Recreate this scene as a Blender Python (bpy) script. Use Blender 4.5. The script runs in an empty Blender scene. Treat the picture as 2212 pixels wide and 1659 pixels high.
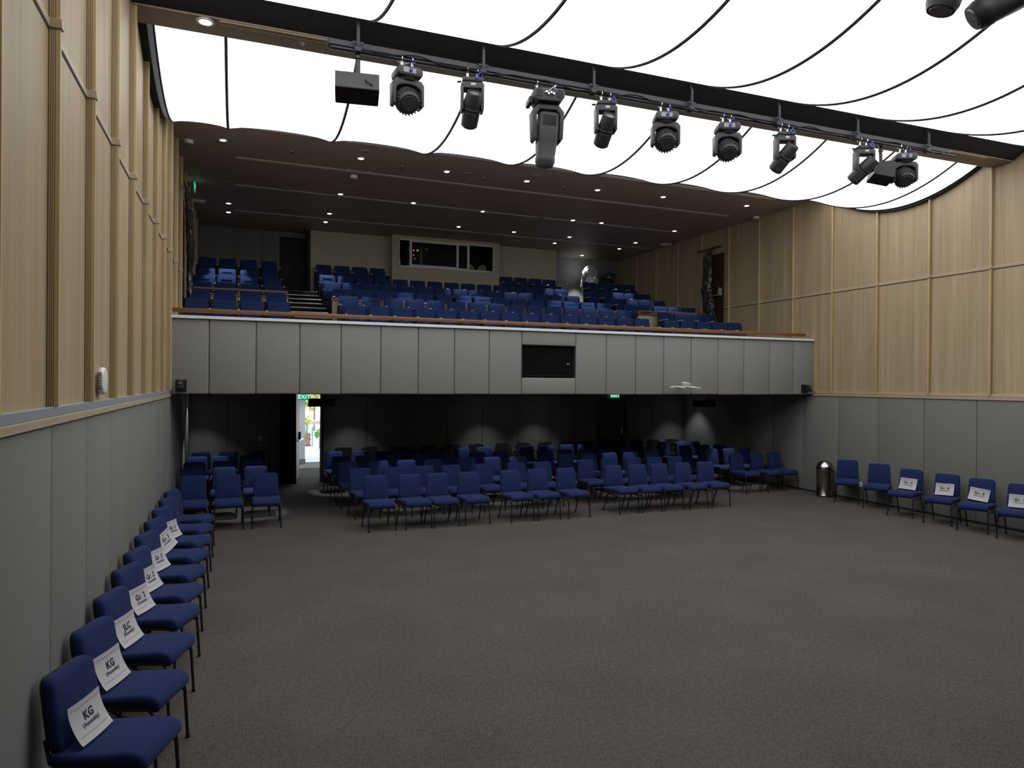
import bpy, bmesh, math, random
from mathutils import Vector, Matrix
from mathutils import noise as mn
R = math.radians
rnd = random.Random(7)
scene = bpy.context.scene
C = scene.collection

# ------------------------------------------------------------------ camera
cd = bpy.data.cameras.new('camera'); cam = bpy.data.objects.new('camera', cd); C.objects.link(cam)
cd.sensor_width = 36.0; cd.lens = 1524.77 / 2212 * 36.0; cd.clip_start = 0.05; cd.clip_end = 200
cr = Vector((0.931829, -0.362815, 0.007726)); cu_ = Vector((-0.006582, 0.004391, 0.999969)); cf = Vector((0.362838, 0.931851, -0.001703))
m = Matrix((cr, cu_, -cf)).transposed().to_4x4(); m.translation = Vector((0, 0, 2.43)); cam.matrix_world = m
scene.camera = cam
# ------------------------------------------------------------------ view, world, sun
scene.view_settings.view_transform = 'Standard'; scene.view_settings.look = 'None'
scene.view_settings.exposure = 0.0; scene.view_settings.gamma = 1.0; scene.view_settings.use_curve_mapping = False
w = bpy.data.worlds.new('sky'); scene.world = w; w.use_nodes = True
nt = w.node_tree; bg = nt.nodes['Background']; sky = nt.nodes.new('ShaderNodeTexSky')
sky.sky_type = 'NISHITA'; sky.sun_disc = False; sky.sun_elevation = R(55); sky.sun_rotation = R(200); sky.air_density = 1.5; sky.dust_density = 3
nt.links.new(sky.outputs[0], bg.inputs[0]); bg.inputs[1].default_value = 0.45
sl = bpy.data.lights.new('sun', 'SUN'); sl.energy = 5.0; sl.angle = R(2); sun = bpy.data.objects.new('sun', sl); C.objects.link(sun)
sun.rotation_euler = (R(35), 0, R(150)); sun.location = (3, 40, 20)
FABRIC_EMISSION = 2.35      # the backlit ceiling bays, the hall's main light
SPOT_UP, SPOT_DOWN, SPOT_BEAM = 270.0, 90.0, 45.0

# ------------------------------------------------------------------ dimensions
XL, XR = -1.035, 12.25          # side walls
YF = 12.508                     # balcony front
YB = 17.5                       # rear wall under the balcony
ZC = 6.65                       # balcony ceiling
SOFFIT = 2.215                  # underside of the balcony
YNEAR = -3.0

# ------------------------------------------------------------------ materials
def mat(name, col, rough=0.6, metal=0.0, noise=None, bump=0.0, spec=0.5, sheen=0.0, emit=None, es=0.0, alpha=1.0, trans=0.0, coord='Object'):
    mt = bpy.data.materials.new(name); mt.use_nodes = True
    n = mt.node_tree; b = n.nodes['Principled BSDF']
    b.inputs['Base Color'].default_value = (*col, 1); b.inputs['Roughness'].default_value = rough
    b.inputs['Metallic'].default_value = metal; b.inputs['Specular IOR Level'].default_value = spec
    if sheen: b.inputs['Sheen Weight'].default_value = sheen
    if emit: b.inputs['Emission Color'].default_value = (*emit, 1); b.inputs['Emission Strength'].default_value = es
    if trans: b.inputs['Transmission Weight'].default_value = trans
    b.inputs['Alpha'].default_value = alpha
    if noise:
        sc, amt, vec = noise
        tc = n.nodes.new('ShaderNodeTexCoord'); mp = n.nodes.new('ShaderNodeMapping'); mp.inputs['Scale'].default_value = vec
        if coord == 'World':
            ge = n.nodes.new('ShaderNodeNewGeometry'); n.links.new(ge.outputs['Position'], mp.inputs[0])
        else: n.links.new(tc.outputs[coord], mp.inputs[0])
        nz = n.nodes.new('ShaderNodeTexNoise'); nz.inputs['Scale'].default_value = sc; nz.inputs['Detail'].default_value = 4
        n.links.new(mp.outputs[0], nz.inputs['Vector'])
        rp = n.nodes.new('ShaderNodeValToRGB')
        rp.color_ramp.elements[0].position = 0.25; rp.color_ramp.elements[1].position = 0.75
        rp.color_ramp.elements[0].color = (*[c * (1 - amt) for c in col], 1); rp.color_ramp.elements[1].color = (*[min(1, c * (1 + amt)) for c in col], 1)
        n.links.new(nz.outputs[0], rp.inputs[0]); n.links.new(rp.outputs[0], b.inputs['Base Color'])
        if bump:
            bp = n.nodes.new('ShaderNodeBump'); bp.inputs['Strength'].default_value = bump; bp.inputs['Distance'].default_value = 0.01
            n.links.new(nz.outputs[0], bp.inputs['Height']); n.links.new(bp.outputs[0], b.inputs['Normal'])
    return mt

def wood_mat(name, c0, c1, pitch, rough=0.55):
    """veneer boards: vertical grain, each board its own tint"""
    mt = bpy.data.materials.new(name); mt.use_nodes = True
    n = mt.node_tree; L = n.links.new; b = n.nodes['Principled BSDF']; b.inputs['Roughness'].default_value = rough
    ge = n.nodes.new('ShaderNodeNewGeometry'); sx = n.nodes.new('ShaderNodeSeparateXYZ'); L(ge.outputs['Position'], sx.inputs[0])
    ad = n.nodes.new('ShaderNodeMath'); ad.operation = 'ADD'; L(sx.outputs[0], ad.inputs[0]); L(sx.outputs[1], ad.inputs[1])
    dv = n.nodes.new('ShaderNodeMath'); dv.operation = 'DIVIDE'; L(ad.outputs[0], dv.inputs[0]); dv.inputs[1].default_value = pitch
    fl = n.nodes.new('ShaderNodeMath'); fl.operation = 'FLOOR'; L(dv.outputs[0], fl.inputs[0])
    wn = n.nodes.new('ShaderNodeTexWhiteNoise'); wn.noise_dimensions = '1D'; L(fl.outputs[0], wn.inputs['W'])
    cb = n.nodes.new('ShaderNodeCombineXYZ'); L(ad.outputs[0], cb.inputs[0]); L(sx.outputs[2], cb.inputs[2]); L(wn.outputs[0], cb.inputs[1])
    mp = n.nodes.new('ShaderNodeMapping'); mp.inputs['Scale'].default_value = (26, 40, 0.55); L(cb.outputs[0], mp.inputs[0])
    nz = n.nodes.new('ShaderNodeTexNoise'); nz.inputs['Scale'].default_value = 1.0; nz.inputs['Detail'].default_value = 6; nz.inputs['Roughness'].default_value = 0.65
    L(mp.outputs[0], nz.inputs['Vector'])
    mp2 = n.nodes.new('ShaderNodeMapping'); mp2.inputs['Scale'].default_value = (6, 17, 0.25); L(cb.outputs[0], mp2.inputs[0])
    n2 = n.nodes.new('ShaderNodeTexNoise'); n2.inputs['Scale'].default_value = 1.0; n2.inputs['Detail'].default_value = 3; L(mp2.outputs[0], n2.inputs['Vector'])
    av = n.nodes.new('ShaderNodeMath'); av.operation = 'ADD'; L(nz.outputs[0], av.inputs[0]); L(n2.outputs[0], av.inputs[1])
    tn = n.nodes.new('ShaderNodeMath'); tn.operation = 'MULTIPLY_ADD'; L(wn.outputs[0], tn.inputs[0]); tn.inputs[1].default_value = 0.10; L(av.outputs[0], tn.inputs[2])
    rp = n.nodes.new('ShaderNodeValToRGB'); rp.color_ramp.elements[0].position = 0.35 * 2 / 2.1; rp.color_ramp.elements[1].position = 0.68
    hv = n.nodes.new('ShaderNodeMath'); hv.operation = 'MULTIPLY'; L(tn.outputs[0], hv.inputs[0]); hv.inputs[1].default_value = 0.47
    L(hv.outputs[0], rp.inputs[0])
    rp.color_ramp.elements[0].color = (*c0, 1); rp.color_ramp.elements[1].color = (*c1, 1)
    # thin joint at each board edge
    fr = n.nodes.new('ShaderNodeMath'); fr.operation = 'FRACT'; L(dv.outputs[0], fr.inputs[0])
    lt = n.nodes.new('ShaderNodeMath'); lt.operation = 'LESS_THAN'; L(fr.outputs[0], lt.inputs[0]); lt.inputs[1].default_value = 0.007
    mx = n.nodes.new('ShaderNodeMix'); mx.data_type = 'RGBA'; L(lt.outputs[0], mx.inputs['Factor']); L(rp.outputs[0], mx.inputs['A']); mx.inputs['B'].default_value = (*[c * 0.45 for c in c0], 1)
    L(mx.outputs['Result'], b.inputs['Base Color'])
    return mt

M = {}
M['wood'] = wood_mat('oak veneer', (0.325, 0.245, 0.145), (0.475, 0.372, 0.235), 0.585)
M['batten'] = mat('batten plywood', (0.50, 0.38, 0.20), 0.55, noise=(1, 0.12, (8, 8, 1.5)), coord='World')
M['groove'] = mat('dark groove', (0.05, 0.033, 0.02), 0.8)
M['trimwood'] = mat('pale oak trim', (0.43, 0.345, 0.235), 0.5, noise=(1, 0.10, (30, 2, 30)), coord='World')
M['greytrim'] = mat('grey painted ledge', (0.27, 0.29, 0.31), 0.5, noise=(2, 0.08, (1, 1, 1)))
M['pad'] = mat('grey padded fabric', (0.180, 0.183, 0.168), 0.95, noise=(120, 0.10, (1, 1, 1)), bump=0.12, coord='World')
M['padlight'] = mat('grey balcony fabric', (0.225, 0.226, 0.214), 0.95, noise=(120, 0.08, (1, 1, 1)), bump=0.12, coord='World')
M['white'] = mat('white paint', (0.72, 0.73, 0.74), 0.5)
M['beige'] = mat('cream paint', (0.50, 0.45, 0.33), 0.85, noise=(60, 0.05, (1, 1, 1)), bump=0.05, coord='World')
M['darkwood'] = wood_mat('dark ceiling board', (0.34, 0.255, 0.205), (0.48, 0.375, 0.305), 0.6, 0.5)
M['redwood'] = mat('handrail wood', (0.19, 0.082, 0.03), 0.35, noise=(1, 0.3, (2, 20, 20)), coord='World')
M['brownwood'] = mat('brown cap wood', (0.20, 0.085, 0.04), 0.45, noise=(1, 0.25, (2, 20, 20)), coord='World')
M['doorwood'] = mat('dark brown door', (0.05, 0.022, 0.014), 0.5, noise=(1, 0.2, (12, 12, 1)), coord='World')
M['doorleaf'] = mat('pinkish brown door leaf', (0.36, 0.25, 0.21), 0.5, noise=(1, 0.15, (12, 12, 1)), coord='World')
M['black'] = mat('matt black paint', (0.016, 0.016, 0.019), 0.75)
M['blackface'] = mat('black beam board', (0.014, 0.013, 0.016), 0.9, noise=(40, 0.25, (1, 1, 1)), coord='World')
M['duct'] = mat('charcoal metal', (0.032, 0.033, 0.04), 0.6, noise=(50, 0.2, (1, 1, 1)), coord='World')
M['fixture'] = mat('black plastic housing', (0.02, 0.021, 0.024), 0.5)
M['fixture2'] = mat('charcoal plastic housing', (0.032, 0.033, 0.038), 0.5)
M['lens'] = mat('glass lens', (0.12, 0.13, 0.14), 0.08, spec=1.0)
M['chrome'] = mat('polished steel', (0.75, 0.75, 0.76), 0.15, 1.0)
M['steel'] = mat('brushed steel', (0.42, 0.40, 0.37), 0.22, 1.0, noise=(1, 0.15, (40, 40, 0.5)))
M['leg'] = mat('black steel tube', (0.012, 0.012, 0.014), 0.35)
def chair_fabric(name, col, rough=0.85): return mat(name, col, rough, noise=(160, 0.22, (1, 1, 1)), bump=0.08, sheen=0.05, spec=0.15)
M['blue'] = chair_fabric('navy blue chair fabric', (0.0125, 0.0235, 0.092))
M['blueseat'] = chair_fabric('blue theatre fabric', (0.015, 0.034, 0.118))
M['mesh'] = mat('black mesh fabric', (0.012, 0.012, 0.013), 0.9)
M['paper'] = mat('white paper', (0.80, 0.80, 0.82), 0.7)
M['ink'] = mat('black ink', (0.02, 0.018, 0.03), 0.7)
M['pinkink'] = mat('faint red ink', (0.55, 0.36, 0.33), 0.8)
M['screen'] = mat('black glass screen', (0.004, 0.004, 0.006), 0.25, spec=0.3)
M['whiteplastic'] = mat('white plastic', (0.72, 0.72, 0.70), 0.4)
M['greyplastic'] = mat('grey plastic', (0.30, 0.29, 0.28), 0.5)
M['glass'] = mat('clear glass', (0.9, 0.95, 0.95), 0.02, trans=1.0, alpha=0.12)
M['boothglass'] = mat('dark booth glass', (0.02, 0.03, 0.03), 0.03, alpha=0.25)
M['curtain'] = mat('black curtain cloth', (0.006, 0.006, 0.007), 0.95)
M['foil'] = mat('crumpled clear plastic wrap', (0.66, 0.68, 0.70), 0.22, 0.35, noise=(9, 0.35, (1, 1, 1)), bump=0.4)
M['darkfoil'] = mat('dark glossy plastic wrap', (0.05, 0.05, 0.055), 0.14, 0.2, noise=(7, 0.6, (1, 1, 1)), bump=1.0)
M['nosing'] = mat('aluminium stair nosing', (0.72, 0.70, 0.66), 0.4)
M['darkcarpet'] = mat('dark balcony carpet', (0.012, 0.011, 0.012), 0.95, noise=(90, 0.2, (1, 1, 1)), coord='World')
M['slot'] = mat('grey ceiling slot', (0.46, 0.44, 0.42), 0.5)
M['armwood'] = mat('pale wood arm cap', (0.58, 0.48, 0.37), 0.45)
M['exit'] = mat('green exit panel', (0.0, 0.30, 0.16), 0.4, emit=(0.0, 0.42, 0.22), es=0.8)
M['exitwhite'] = mat('lit white lettering', (0.9, 0.95, 0.92), 0.4, emit=(0.9, 1, 0.95), es=0.9)
M['lamp'] = mat('lit lamp lens', (1, 1, 1), 0.4, emit=(0.97, 0.98, 1.0), es=14)
M['red'] = mat('red indicator', (0.5, 0, 0.02), 0.4, emit=(1, 0.02, 0.08), es=2.2)
M['orange'] = mat('orange indicator', (0.4, 0.1, 0.02), 0.4, emit=(0.9, 0.25, 0.1), es=0.9)
M['green'] = mat('green indicator', (0.0, 0.4, 0.05), 0.4, emit=(0.1, 1, 0.25), es=1.6)
M['fabric'] = mat('backlit white stretch fabric', (0.8, 0.8, 0.8), 0.9, emit=(0.985, 0.99, 1.0), es=FABRIC_EMISSION)
M['seam'] = mat('dark seam wire', (0.012, 0.010, 0.016), 0.6)
M['booth'] = mat('dark booth interior', (0.02, 0.02, 0.02), 0.9)
M['foliage'] = mat('green leaves', (0.16, 0.36, 0.07), 0.6, noise=(8, 0.4, (1, 1, 1)))
M['yellowleaf'] = mat('yellow green leaves', (0.42, 0.45, 0.10), 0.6, noise=(8, 0.3, (1, 1, 1)))
M['bluecable'] = mat('blue connector', (0.02, 0.05, 0.5), 0.4)
M['timber'] = mat('brown timber fence', (0.22, 0.15, 0.10), 0.8, noise=(1, 0.25, (20, 20, 1)))
M['teal'] = mat('teal painted metal', (0.12, 0.48, 0.42), 0.5)
M['concrete'] = mat('pale outdoor paving', (0.60, 0.62, 0.62), 0.9, noise=(3, 0.06, (1, 1, 1)))

# soffit with perforation rows
def soffit_mat():
    mt = mat('slotted brown soffit', (0.26, 0.20, 0.15), 0.6); n = mt.node_tree; b = n.nodes['Principled BSDF']
    ge = n.nodes.new('ShaderNodeNewGeometry'); wv = n.nodes.new('ShaderNodeTexWave'); wv.bands_direction = 'X'; wv.inputs['Scale'].default_value = 14
    n.links.new(ge.outputs['Position'], wv.inputs['Vector']); rp = n.nodes.new('ShaderNodeValToRGB')
    rp.color_ramp.elements[0].position = 0.25; rp.color_ramp.elements[0].color = (0.19, 0.145, 0.105, 1); rp.color_ramp.elements[1].position = 0.5; rp.color_ramp.elements[1].color = (0.30, 0.235, 0.175, 1)
    n.links.new(wv.outputs[0], rp.inputs[0]); n.links.new(rp.outputs[0], b.inputs['Base Color']); return mt
M['soffit'] = soffit_mat()
def carpet_mat():
    mt = mat('grey brown loop carpet', (0.10, 0.092, 0.086), 0.97, spec=0.1); n = mt.node_tree; b = n.nodes['Principled BSDF']; L = n.links.new
    ge = n.nodes.new('ShaderNodeNewGeometry')
    n1 = n.nodes.new('ShaderNodeTexNoise'); n1.inputs['Scale'].default_value = 75; n1.inputs['Detail'].default_value = 3; L(ge.outputs['Position'], n1.inputs['Vector'])
    n2 = n.nodes.new('ShaderNodeTexNoise'); n2.inputs['Scale'].default_value = 1.1; n2.inputs['Detail'].default_value = 3; L(ge.outputs['Position'], n2.inputs['Vector'])
    n3 = n.nodes.new('ShaderNodeTexNoise'); n3.inputs['Scale'].default_value = 24; n3.inputs['Detail'].default_value = 2; L(ge.outputs['Position'], n3.inputs['Vector'])
    a = n.nodes.new('ShaderNodeMath'); a.operation = 'MULTIPLY_ADD'; L(n2.outputs[0], a.inputs[0]); a.inputs[1].default_value = 0.22; L(n1.outputs[0], a.inputs[2])
    a2 = n.nodes.new('ShaderNodeMath'); a2.operation = 'MULTIPLY_ADD'; L(n3.outputs[0], a2.inputs[0]); a2.inputs[1].default_value = 0.35; L(a.outputs[0], a2.inputs[2])
    rp = n.nodes.new('ShaderNodeValToRGB'); rp.color_ramp.elements[0].position = 0.52; rp.color_ramp.elements[1].position = 0.98
    rp.color_ramp.elements[0].color = (0.041, 0.037, 0.0335, 1); rp.color_ramp.elements[1].color = (0.115, 0.106, 0.096, 1)
    L(a2.outputs[0], rp.inputs[0]); L(rp.outputs[0], b.inputs['Base Color'])
    bp = n.nodes.new('ShaderNodeBump'); bp.inputs['Strength'].default_value = 0.3; bp.inputs['Distance'].default_value = 0.01; L(n1.outputs[0], bp.inputs['Height']); L(bp.outputs[0], b.inputs['Normal'])
    return mt
M['carpet'] = carpet_mat()

# ------------------------------------------------------------------ mesh helpers
def NB(): return bmesh.new()
def add_box(bm, c, s, rot=None, bev=0.0, seg=1):
    r = bmesh.ops.create_cube(bm, size=1.0); vs = r['verts']
    mt = Matrix.Translation(Vector(c)) @ (rot.to_4x4() if rot is not None else Matrix.Identity(4)) @ Matrix.Diagonal((*s, 1))
    bmesh.ops.transform(bm, matrix=mt, verts=vs)
    if bev:
        es = list({e for v in vs for e in v.link_edges})
        bmesh.ops.bevel(bm, geom=es, offset=bev, segments=seg, profile=0.5, affect='EDGES')
def add_box2(bm, a, b, bev=0.0, seg=1):
    add_box(bm, [(p + q) / 2 for p, q in zip(a, b)], [abs(q - p) for p, q in zip(a, b)], bev=bev, seg=seg)
def add_tube(bm, pts, r, n=8, closed=False, cap=True):
    pts = [Vector(p) for p in pts]; rings = []; N = len(pts); prev = None
    for i, p in enumerate(pts):
        if closed: d = pts[(i + 1) % N] - pts[i - 1]
        else: d = pts[min(i + 1, N - 1)] - pts[max(i - 1, 0)]
        d.normalize()
        if prev is None:
            a = Vector((0, 0, 1)) if abs(d.z) < 0.9 else Vector((1, 0, 0)); u = d.cross(a).normalized()
        else:
            u = (prev - d * prev.dot(d)).normalized()
        prev = u; v = d.cross(u); rr = r[i] if isinstance(r, (list, tuple)) else r
        rings.append([bm.verts.new(p + (u * math.cos(2 * math.pi * k / n) + v * math.sin(2 * math.pi * k / n)) * rr) for k in range(n)])
    for i in range(N if closed else N - 1):
        a, b = rings[i], rings[(i + 1) % N]
        for k in range(n): bm.faces.new((a[k], a[(k + 1) % n], b[(k + 1) % n], b[k]))
    if cap and not closed:
        bm.faces.new(rings[0][::-1]); bm.faces.new(rings[-1])
def add_lathe(bm, prof, n=24, mtx=None):
    """prof: (radius, height) list along local Z"""
    rings = []
    for r, z in prof:
        if r < 1e-5: rings.append([bm.verts.new((mtx @ Vector((0, 0, z))) if mtx else (0, 0, z))])
        else:
            ring = []
            for k in range(n):
                v = Vector((r * math.cos(2 * math.pi * k / n), r * math.sin(2 * math.pi * k / n), z)); ring.append(bm.verts.new(mtx @ v if mtx else v))
            rings.append(ring)
    for a, b in zip(rings, rings[1:]):
        if len(a) == 1 and len(b) == 1: continue
        for k in range(n):
            if len(a) == 1: bm.faces.new((a[0], b[(k + 1) % n], b[k]))
            elif len(b) == 1: bm.faces.new((a[k], a[(k + 1) % n], b[0]))
            else: bm.faces.new((a[k], a[(k + 1) % n], b[(k + 1) % n], b[k]))
    for ring, fl in ((rings[0], True), (rings[-1], False)):
        if len(ring) > 1: bm.faces.new(ring[::-1] if fl else ring)
def add_prism(bm, poly, axis, a, b, bev=0.0, seg=2):
    """poly 2D; axis 0: poly=(y,z) along x; axis 1: (x,z) along y; axis 2: (x,y) along z"""
    def P(p, t): return {0: (t, p[0], p[1]), 1: (p[0], t, p[1]), 2: (p[0], p[1], t)}[axis]
    A = [bm.verts.new(P(p, a)) for p in poly]; B = [bm.verts.new(P(p, b)) for p in poly]; n = len(poly)
    fs = [bm.faces.new(A), bm.faces.new(B[::-1])]
    for k in range(n): fs.append(bm.faces.new((A[k], B[k], B[(k + 1) % n], A[(k + 1) % n])))
    bmesh.ops.recalc_face_normals(bm, faces=fs)
    if bev:
        bmesh.ops.bevel(bm, geom=[e for f in fs[:2] for e in f.edges], offset=bev, segments=seg, profile=0.5, affect='EDGES')
def rrect(w, h, r, n=5, cx=0, cy=0):
    o = []
    for qx, qy, a0 in ((1, 1, 0), (-1, 1, 90), (-1, -1, 180), (1, -1, 270)):
        for k in range(n + 1):
            a = R(a0 + 90 * k / n); o.append((cx + qx * (w / 2 - r) + r * math.cos(a), cy + qy * (h / 2 - r) + r * math.sin(a)))
    return o
def obj(name, bm, m, parent=None, smooth=40, loc=None):
    me = bpy.data.meshes.new(name)
    bmesh.ops.recalc_face_normals(bm, faces=bm.faces[:])
    bm.to_mesh(me); bm.free()
    ms = m if isinstance(m, (list, tuple)) else [m]
    for x in ms: me.materials.append(M[x] if isinstance(x, str) else x)
    if smooth:
        for p in me.polygons: p.use_smooth = True
        me.set_sharp_from_angle(angle=R(smooth))
    o = bpy.data.objects.new(name, me); C.objects.link(o)
    if parent is not None: o.parent = parent
    if loc is not None: o.location = loc
    return o
def tag(o, label, cat, group=None, kind=None):
    o['label'] = label; o['category'] = cat
    if group: o['group'] = group
    if kind: o['kind'] = kind
    return o
def thing(name, label, cat, loc=(0, 0, 0), rz=0.0, group=None):
    o = bpy.data.objects.new(name, None); C.objects.link(o); o.location = loc; o.rotation_euler = (0, 0, rz); o.empty_display_size = 0.1
    return tag(o, label, cat, group)
def dup(root, loc, rz, label, group=None):
    r = root.copy(); C.objects.link(r); r.location = loc; r.rotation_euler = (0, 0, rz); r['label'] = label
    if group: r['group'] = group
    for ch in list(root.children):
        c = ch.copy(); C.objects.link(c); c.parent = r
        for g in list(ch.children):
            d = g.copy(); C.objects.link(d); d.parent = c
    return r
def struct(name, bm, m, label=None, parent=None, smooth=40):
    o = obj(name, bm, m, parent, smooth)
    if parent is None:
        o['kind'] = 'structure'; o['category'] = name.split('_')[0].split('.')[0]
        if label: o['label'] = label
    return o
ORD = ['first', 'second', 'third', 'fourth', 'fifth', 'sixth', 'seventh', 'eighth', 'ninth', 'tenth', 'eleventh', 'twelfth', 'thirteenth', 'fourteenth', 'fifteenth', 'sixteenth']
def text_mesh(s, size, bold=0.0):
    cu = bpy.data.curves.new('lettering', 'FONT'); cu.body = s; cu.size = size; cu.align_x = 'CENTER'; cu.align_y = 'CENTER'; cu.offset = bold; cu.space_character = 1.12; cu.resolution_u = 3
    o = bpy.data.objects.new('lettering', cu); C.objects.link(o)
    dg = bpy.context.evaluated_depsgraph_get(); me = bpy.data.meshes.new_from_object(o.evaluated_get(dg))
    bpy.data.objects.remove(o); bpy.data.curves.remove(cu)
    return me
def text_bm(s, size, bold=0.0):
    me = text_mesh(s, size, bold); bm = bmesh.new(); bm.from_mesh(me); bpy.data.meshes.remove(me); return bm

# ================================================================== SHELL
bm = NB(); add_box2(bm, (XL - 0.3, YNEAR, -0.2), (XR + 0.3, 21.95, 0.0)); struct('floor', bm, 'carpet', 'grey brown carpeted hall floor')

# profile of the sagging backlit ceiling bays
BAYS = (2.15, 6.15, 10.15)
def P(y, yc): return 5.96 + 0.16 * (y - yc) ** 2
SEAM0, SEAMP = -0.145, 1.47
FX0, FX1 = -0.88, 12.15

def wall_side(side):
    x = XL if side == 'left' else XR; s = 1 if side == 'left' else -1      # s: direction into the hall
    bm = NB(); add_box2(bm, (x - s * 0.25, YNEAR, -0.0), (x, 22.0, 7.8))
    wl = struct('wall_' + side, bm, 'wood', f'oak veneered {side} side wall with battens above grey padding')
    # padding below the ledge
    seams = [4.67 + 1.03 * k + (0.12 if side == 'left' else -0.12) for k in range(-7, 14)]
    for a, b in zip(seams, seams[1:]):
        b = min(b, YB + 0.3)
        if b - a < 0.3 or a > YB: continue
        bm = NB(); add_box2(bm, (x - s * 0.01, a + 0.002, 0.03), (x + s * (0.035), b - 0.002, 2.165 if side == 'left' else 2.19), bev=0.022, seg=3)
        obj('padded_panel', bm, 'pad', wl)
    # battens in two lengths with the rail between, plies showing on their side
    ys = [4.81 + 1.095 * k for k in range(-4, 15)] if side == 'left' else [8.42 + 1.172 * k for k in range(-5, 12)]
    for y in ys:
        if y > 20.6: continue
        bm = NB()
        d = 0.060
        for za, zb in ((2.27, 7.6),):
            add_box2(bm, (x - s * 0.005, y, za), (x + s * d, y + 0.032, zb), bev=0.002)
        o = obj('batten', bm, 'batten', wl)
        bm = NB()
        for k, kw in ((0.0, 0.004), (0.013, 0.0022), (0.023, 0.0022), (0.034, 0.0022)):  # strip nearest the wall paints the batten's shadow line, the rest are ply joints
            add_box2(bm, (x + s * k, y - 0.0015, 2.27), (x + s * (k + kw), y + 0.002, 7.6))
        obj('groove', bm, 'groove', o)
    # rail that steps over each batten
    bm = NB(); add_box2(bm, (x - s * 0.005, YNEAR, 4.478), (x + s * 0.008, 20.4, 4.53), bev=0.003)
    for y in ys:
        if y < 20: add_box2(bm, (x, y - 0.010, 4.475), (x + s * 0.070, y + 0.042, 4.535), bev=0.004)
    r = obj('rail', bm, 'trimwood', wl)
    bm = NB(); add_box2(bm, (x - s * 0.004, YNEAR, 4.464), (x + s * 0.004, 20.4, 4.478)); obj('groove', bm, 'groove', r)
    # black lining paints the unlit gap between wall and fabric bays
    for yc in BAYS[1:]:
        y0, y1 = yc - 1.93, yc + 1.97
        bm = NB(); n = 24; lo = [(y0 + (y1 - y0) * k / n) for k in range(n + 1)]
        poly = [(y, P(y, yc) + (0.02 if side == 'left' else -0.045 * (1 - ((y - yc) / 2) ** 2))) for y in lo] + [(y1, 7.6), (y0, 7.6)]
        add_prism(bm, poly, 0, x + s * 0.0, x + s * 0.085); obj('gap_shade', bm, 'black', wl)
    return wl
WL = wall_side('left'); WR = wall_side('right')
# ledges between padding and wood
bm = NB(); add_box2(bm, (XL - 0.02, YNEAR, 2.163), (XL + 0.05, YF - 0.02, 2.212), bev=0.004); struct('trim_1', bm, 'trimwood', 'pale oak edge strip along the left wall')
bm = NB(); add_box2(bm, (XL - 0.02, YNEAR, 2.2125), (XL + 0.047, YF - 0.02, 2.268), bev=0.002); struct('trim_2', bm, 'greytrim', 'grey painted band above the left oak strip')
bm = NB(); add_box2(bm, (XR - 0.05, YNEAR, 2.19), (XR + 0.02, YF - 0.02, 2.237), bev=0.004); add_box2(bm, (XR - 0.04, YNEAR, 2.241), (XR + 0.02, YF - 0.02, 2.292), bev=0.004)
struct('trim_3', bm, 'trimwood', 'double pale oak strip along the right wall')
for side, x, s in (('left', XL, 1), ('right', XR, -1)):
    bm = NB(); add_box2(bm, (x, YNEAR, 0), (x + s * 0.042, YB, 0.03)); struct('baseboard_' + side, bm, 'black', f'thin black skirting along the {side} wall')
# wall behind the stage and roof slab close the hall
bm = NB(); add_box2(bm, (XL - 0.3, YNEAR - 0.2, -0.2), (XR + 0.3, YNEAR, 7.8)); struct('wall_stage', bm, 'black', 'black wall behind the stage')
bm = NB(); add_box2(bm, (XL - 0.3, YNEAR - 0.2, 7.6), (XR + 0.3, 12.2, 7.8)); struct('ceiling', bm, 'black', 'black roof void above the fabric bays')

# rear wall below the balcony, with two door openings
DX0, DX1, DH = 1.36, 1.885, 2.13
D2A, D2B = 9.35, 10.3
bm = NB()
for a, b, z0, z1 in ((XL - 0.2, 1.20, 0, 2.2), (1.20, 1.90, DH, 2.2), (1.90, D2A, 0, 2.2), (D2A, D2B, 2.1, 2.2), (D2B, XR + 0.2, 0, 2.2)):
    add_box2(bm, (a, YB, z0), (b, YB + 0.2, z1))
wr = struct('wall_rear', bm, 'pad', 'dark padded rear wall under the balcony')
sx = [-1.0, -0.2, 0.72, 1.19] ; sx2 = [1.94, 2.98, 4.02, 5.02, 5.98, 6.98, 7.98, 8.7, 9.33]; sx3 = [10.32, 11.1, 12.2]
for L in (sx, sx2, sx3):
    for a, b in zip(L, L[1:]):
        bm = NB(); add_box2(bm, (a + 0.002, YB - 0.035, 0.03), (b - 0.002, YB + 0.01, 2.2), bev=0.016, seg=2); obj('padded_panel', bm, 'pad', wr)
# door 2: dark double door with bar and leaf panel
bm = NB(); add_box2(bm, (D2A, YB + 0.02, 0), (D2B, YB + 0.08, 2.1), bev=0.005)
d2 = struct('door_2', bm, 'doorwood', 'dark brown closed exit door in the rear wall')
bm = NB(); add_tube(bm, [(9.45, YB - 0.05, 1.02), (10.1, YB - 0.05, 1.02)], 0.014); add_box2(bm, (10.1, YB - 0.06, 0.98), (10.16, YB + 0.03, 1.2), bev=0.01); obj('push_bar', bm, 'chrome', d2)
bm = NB(); add_tube(bm, [(10.26, YB - 0.03, 0.95), (10.26, YB - 0.06, 1.0), (10.26, YB - 0.06, 1.15), (10.26, YB - 0.03, 1.2)], 0.008); obj('handle', bm, 'chrome', d2)
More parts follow.
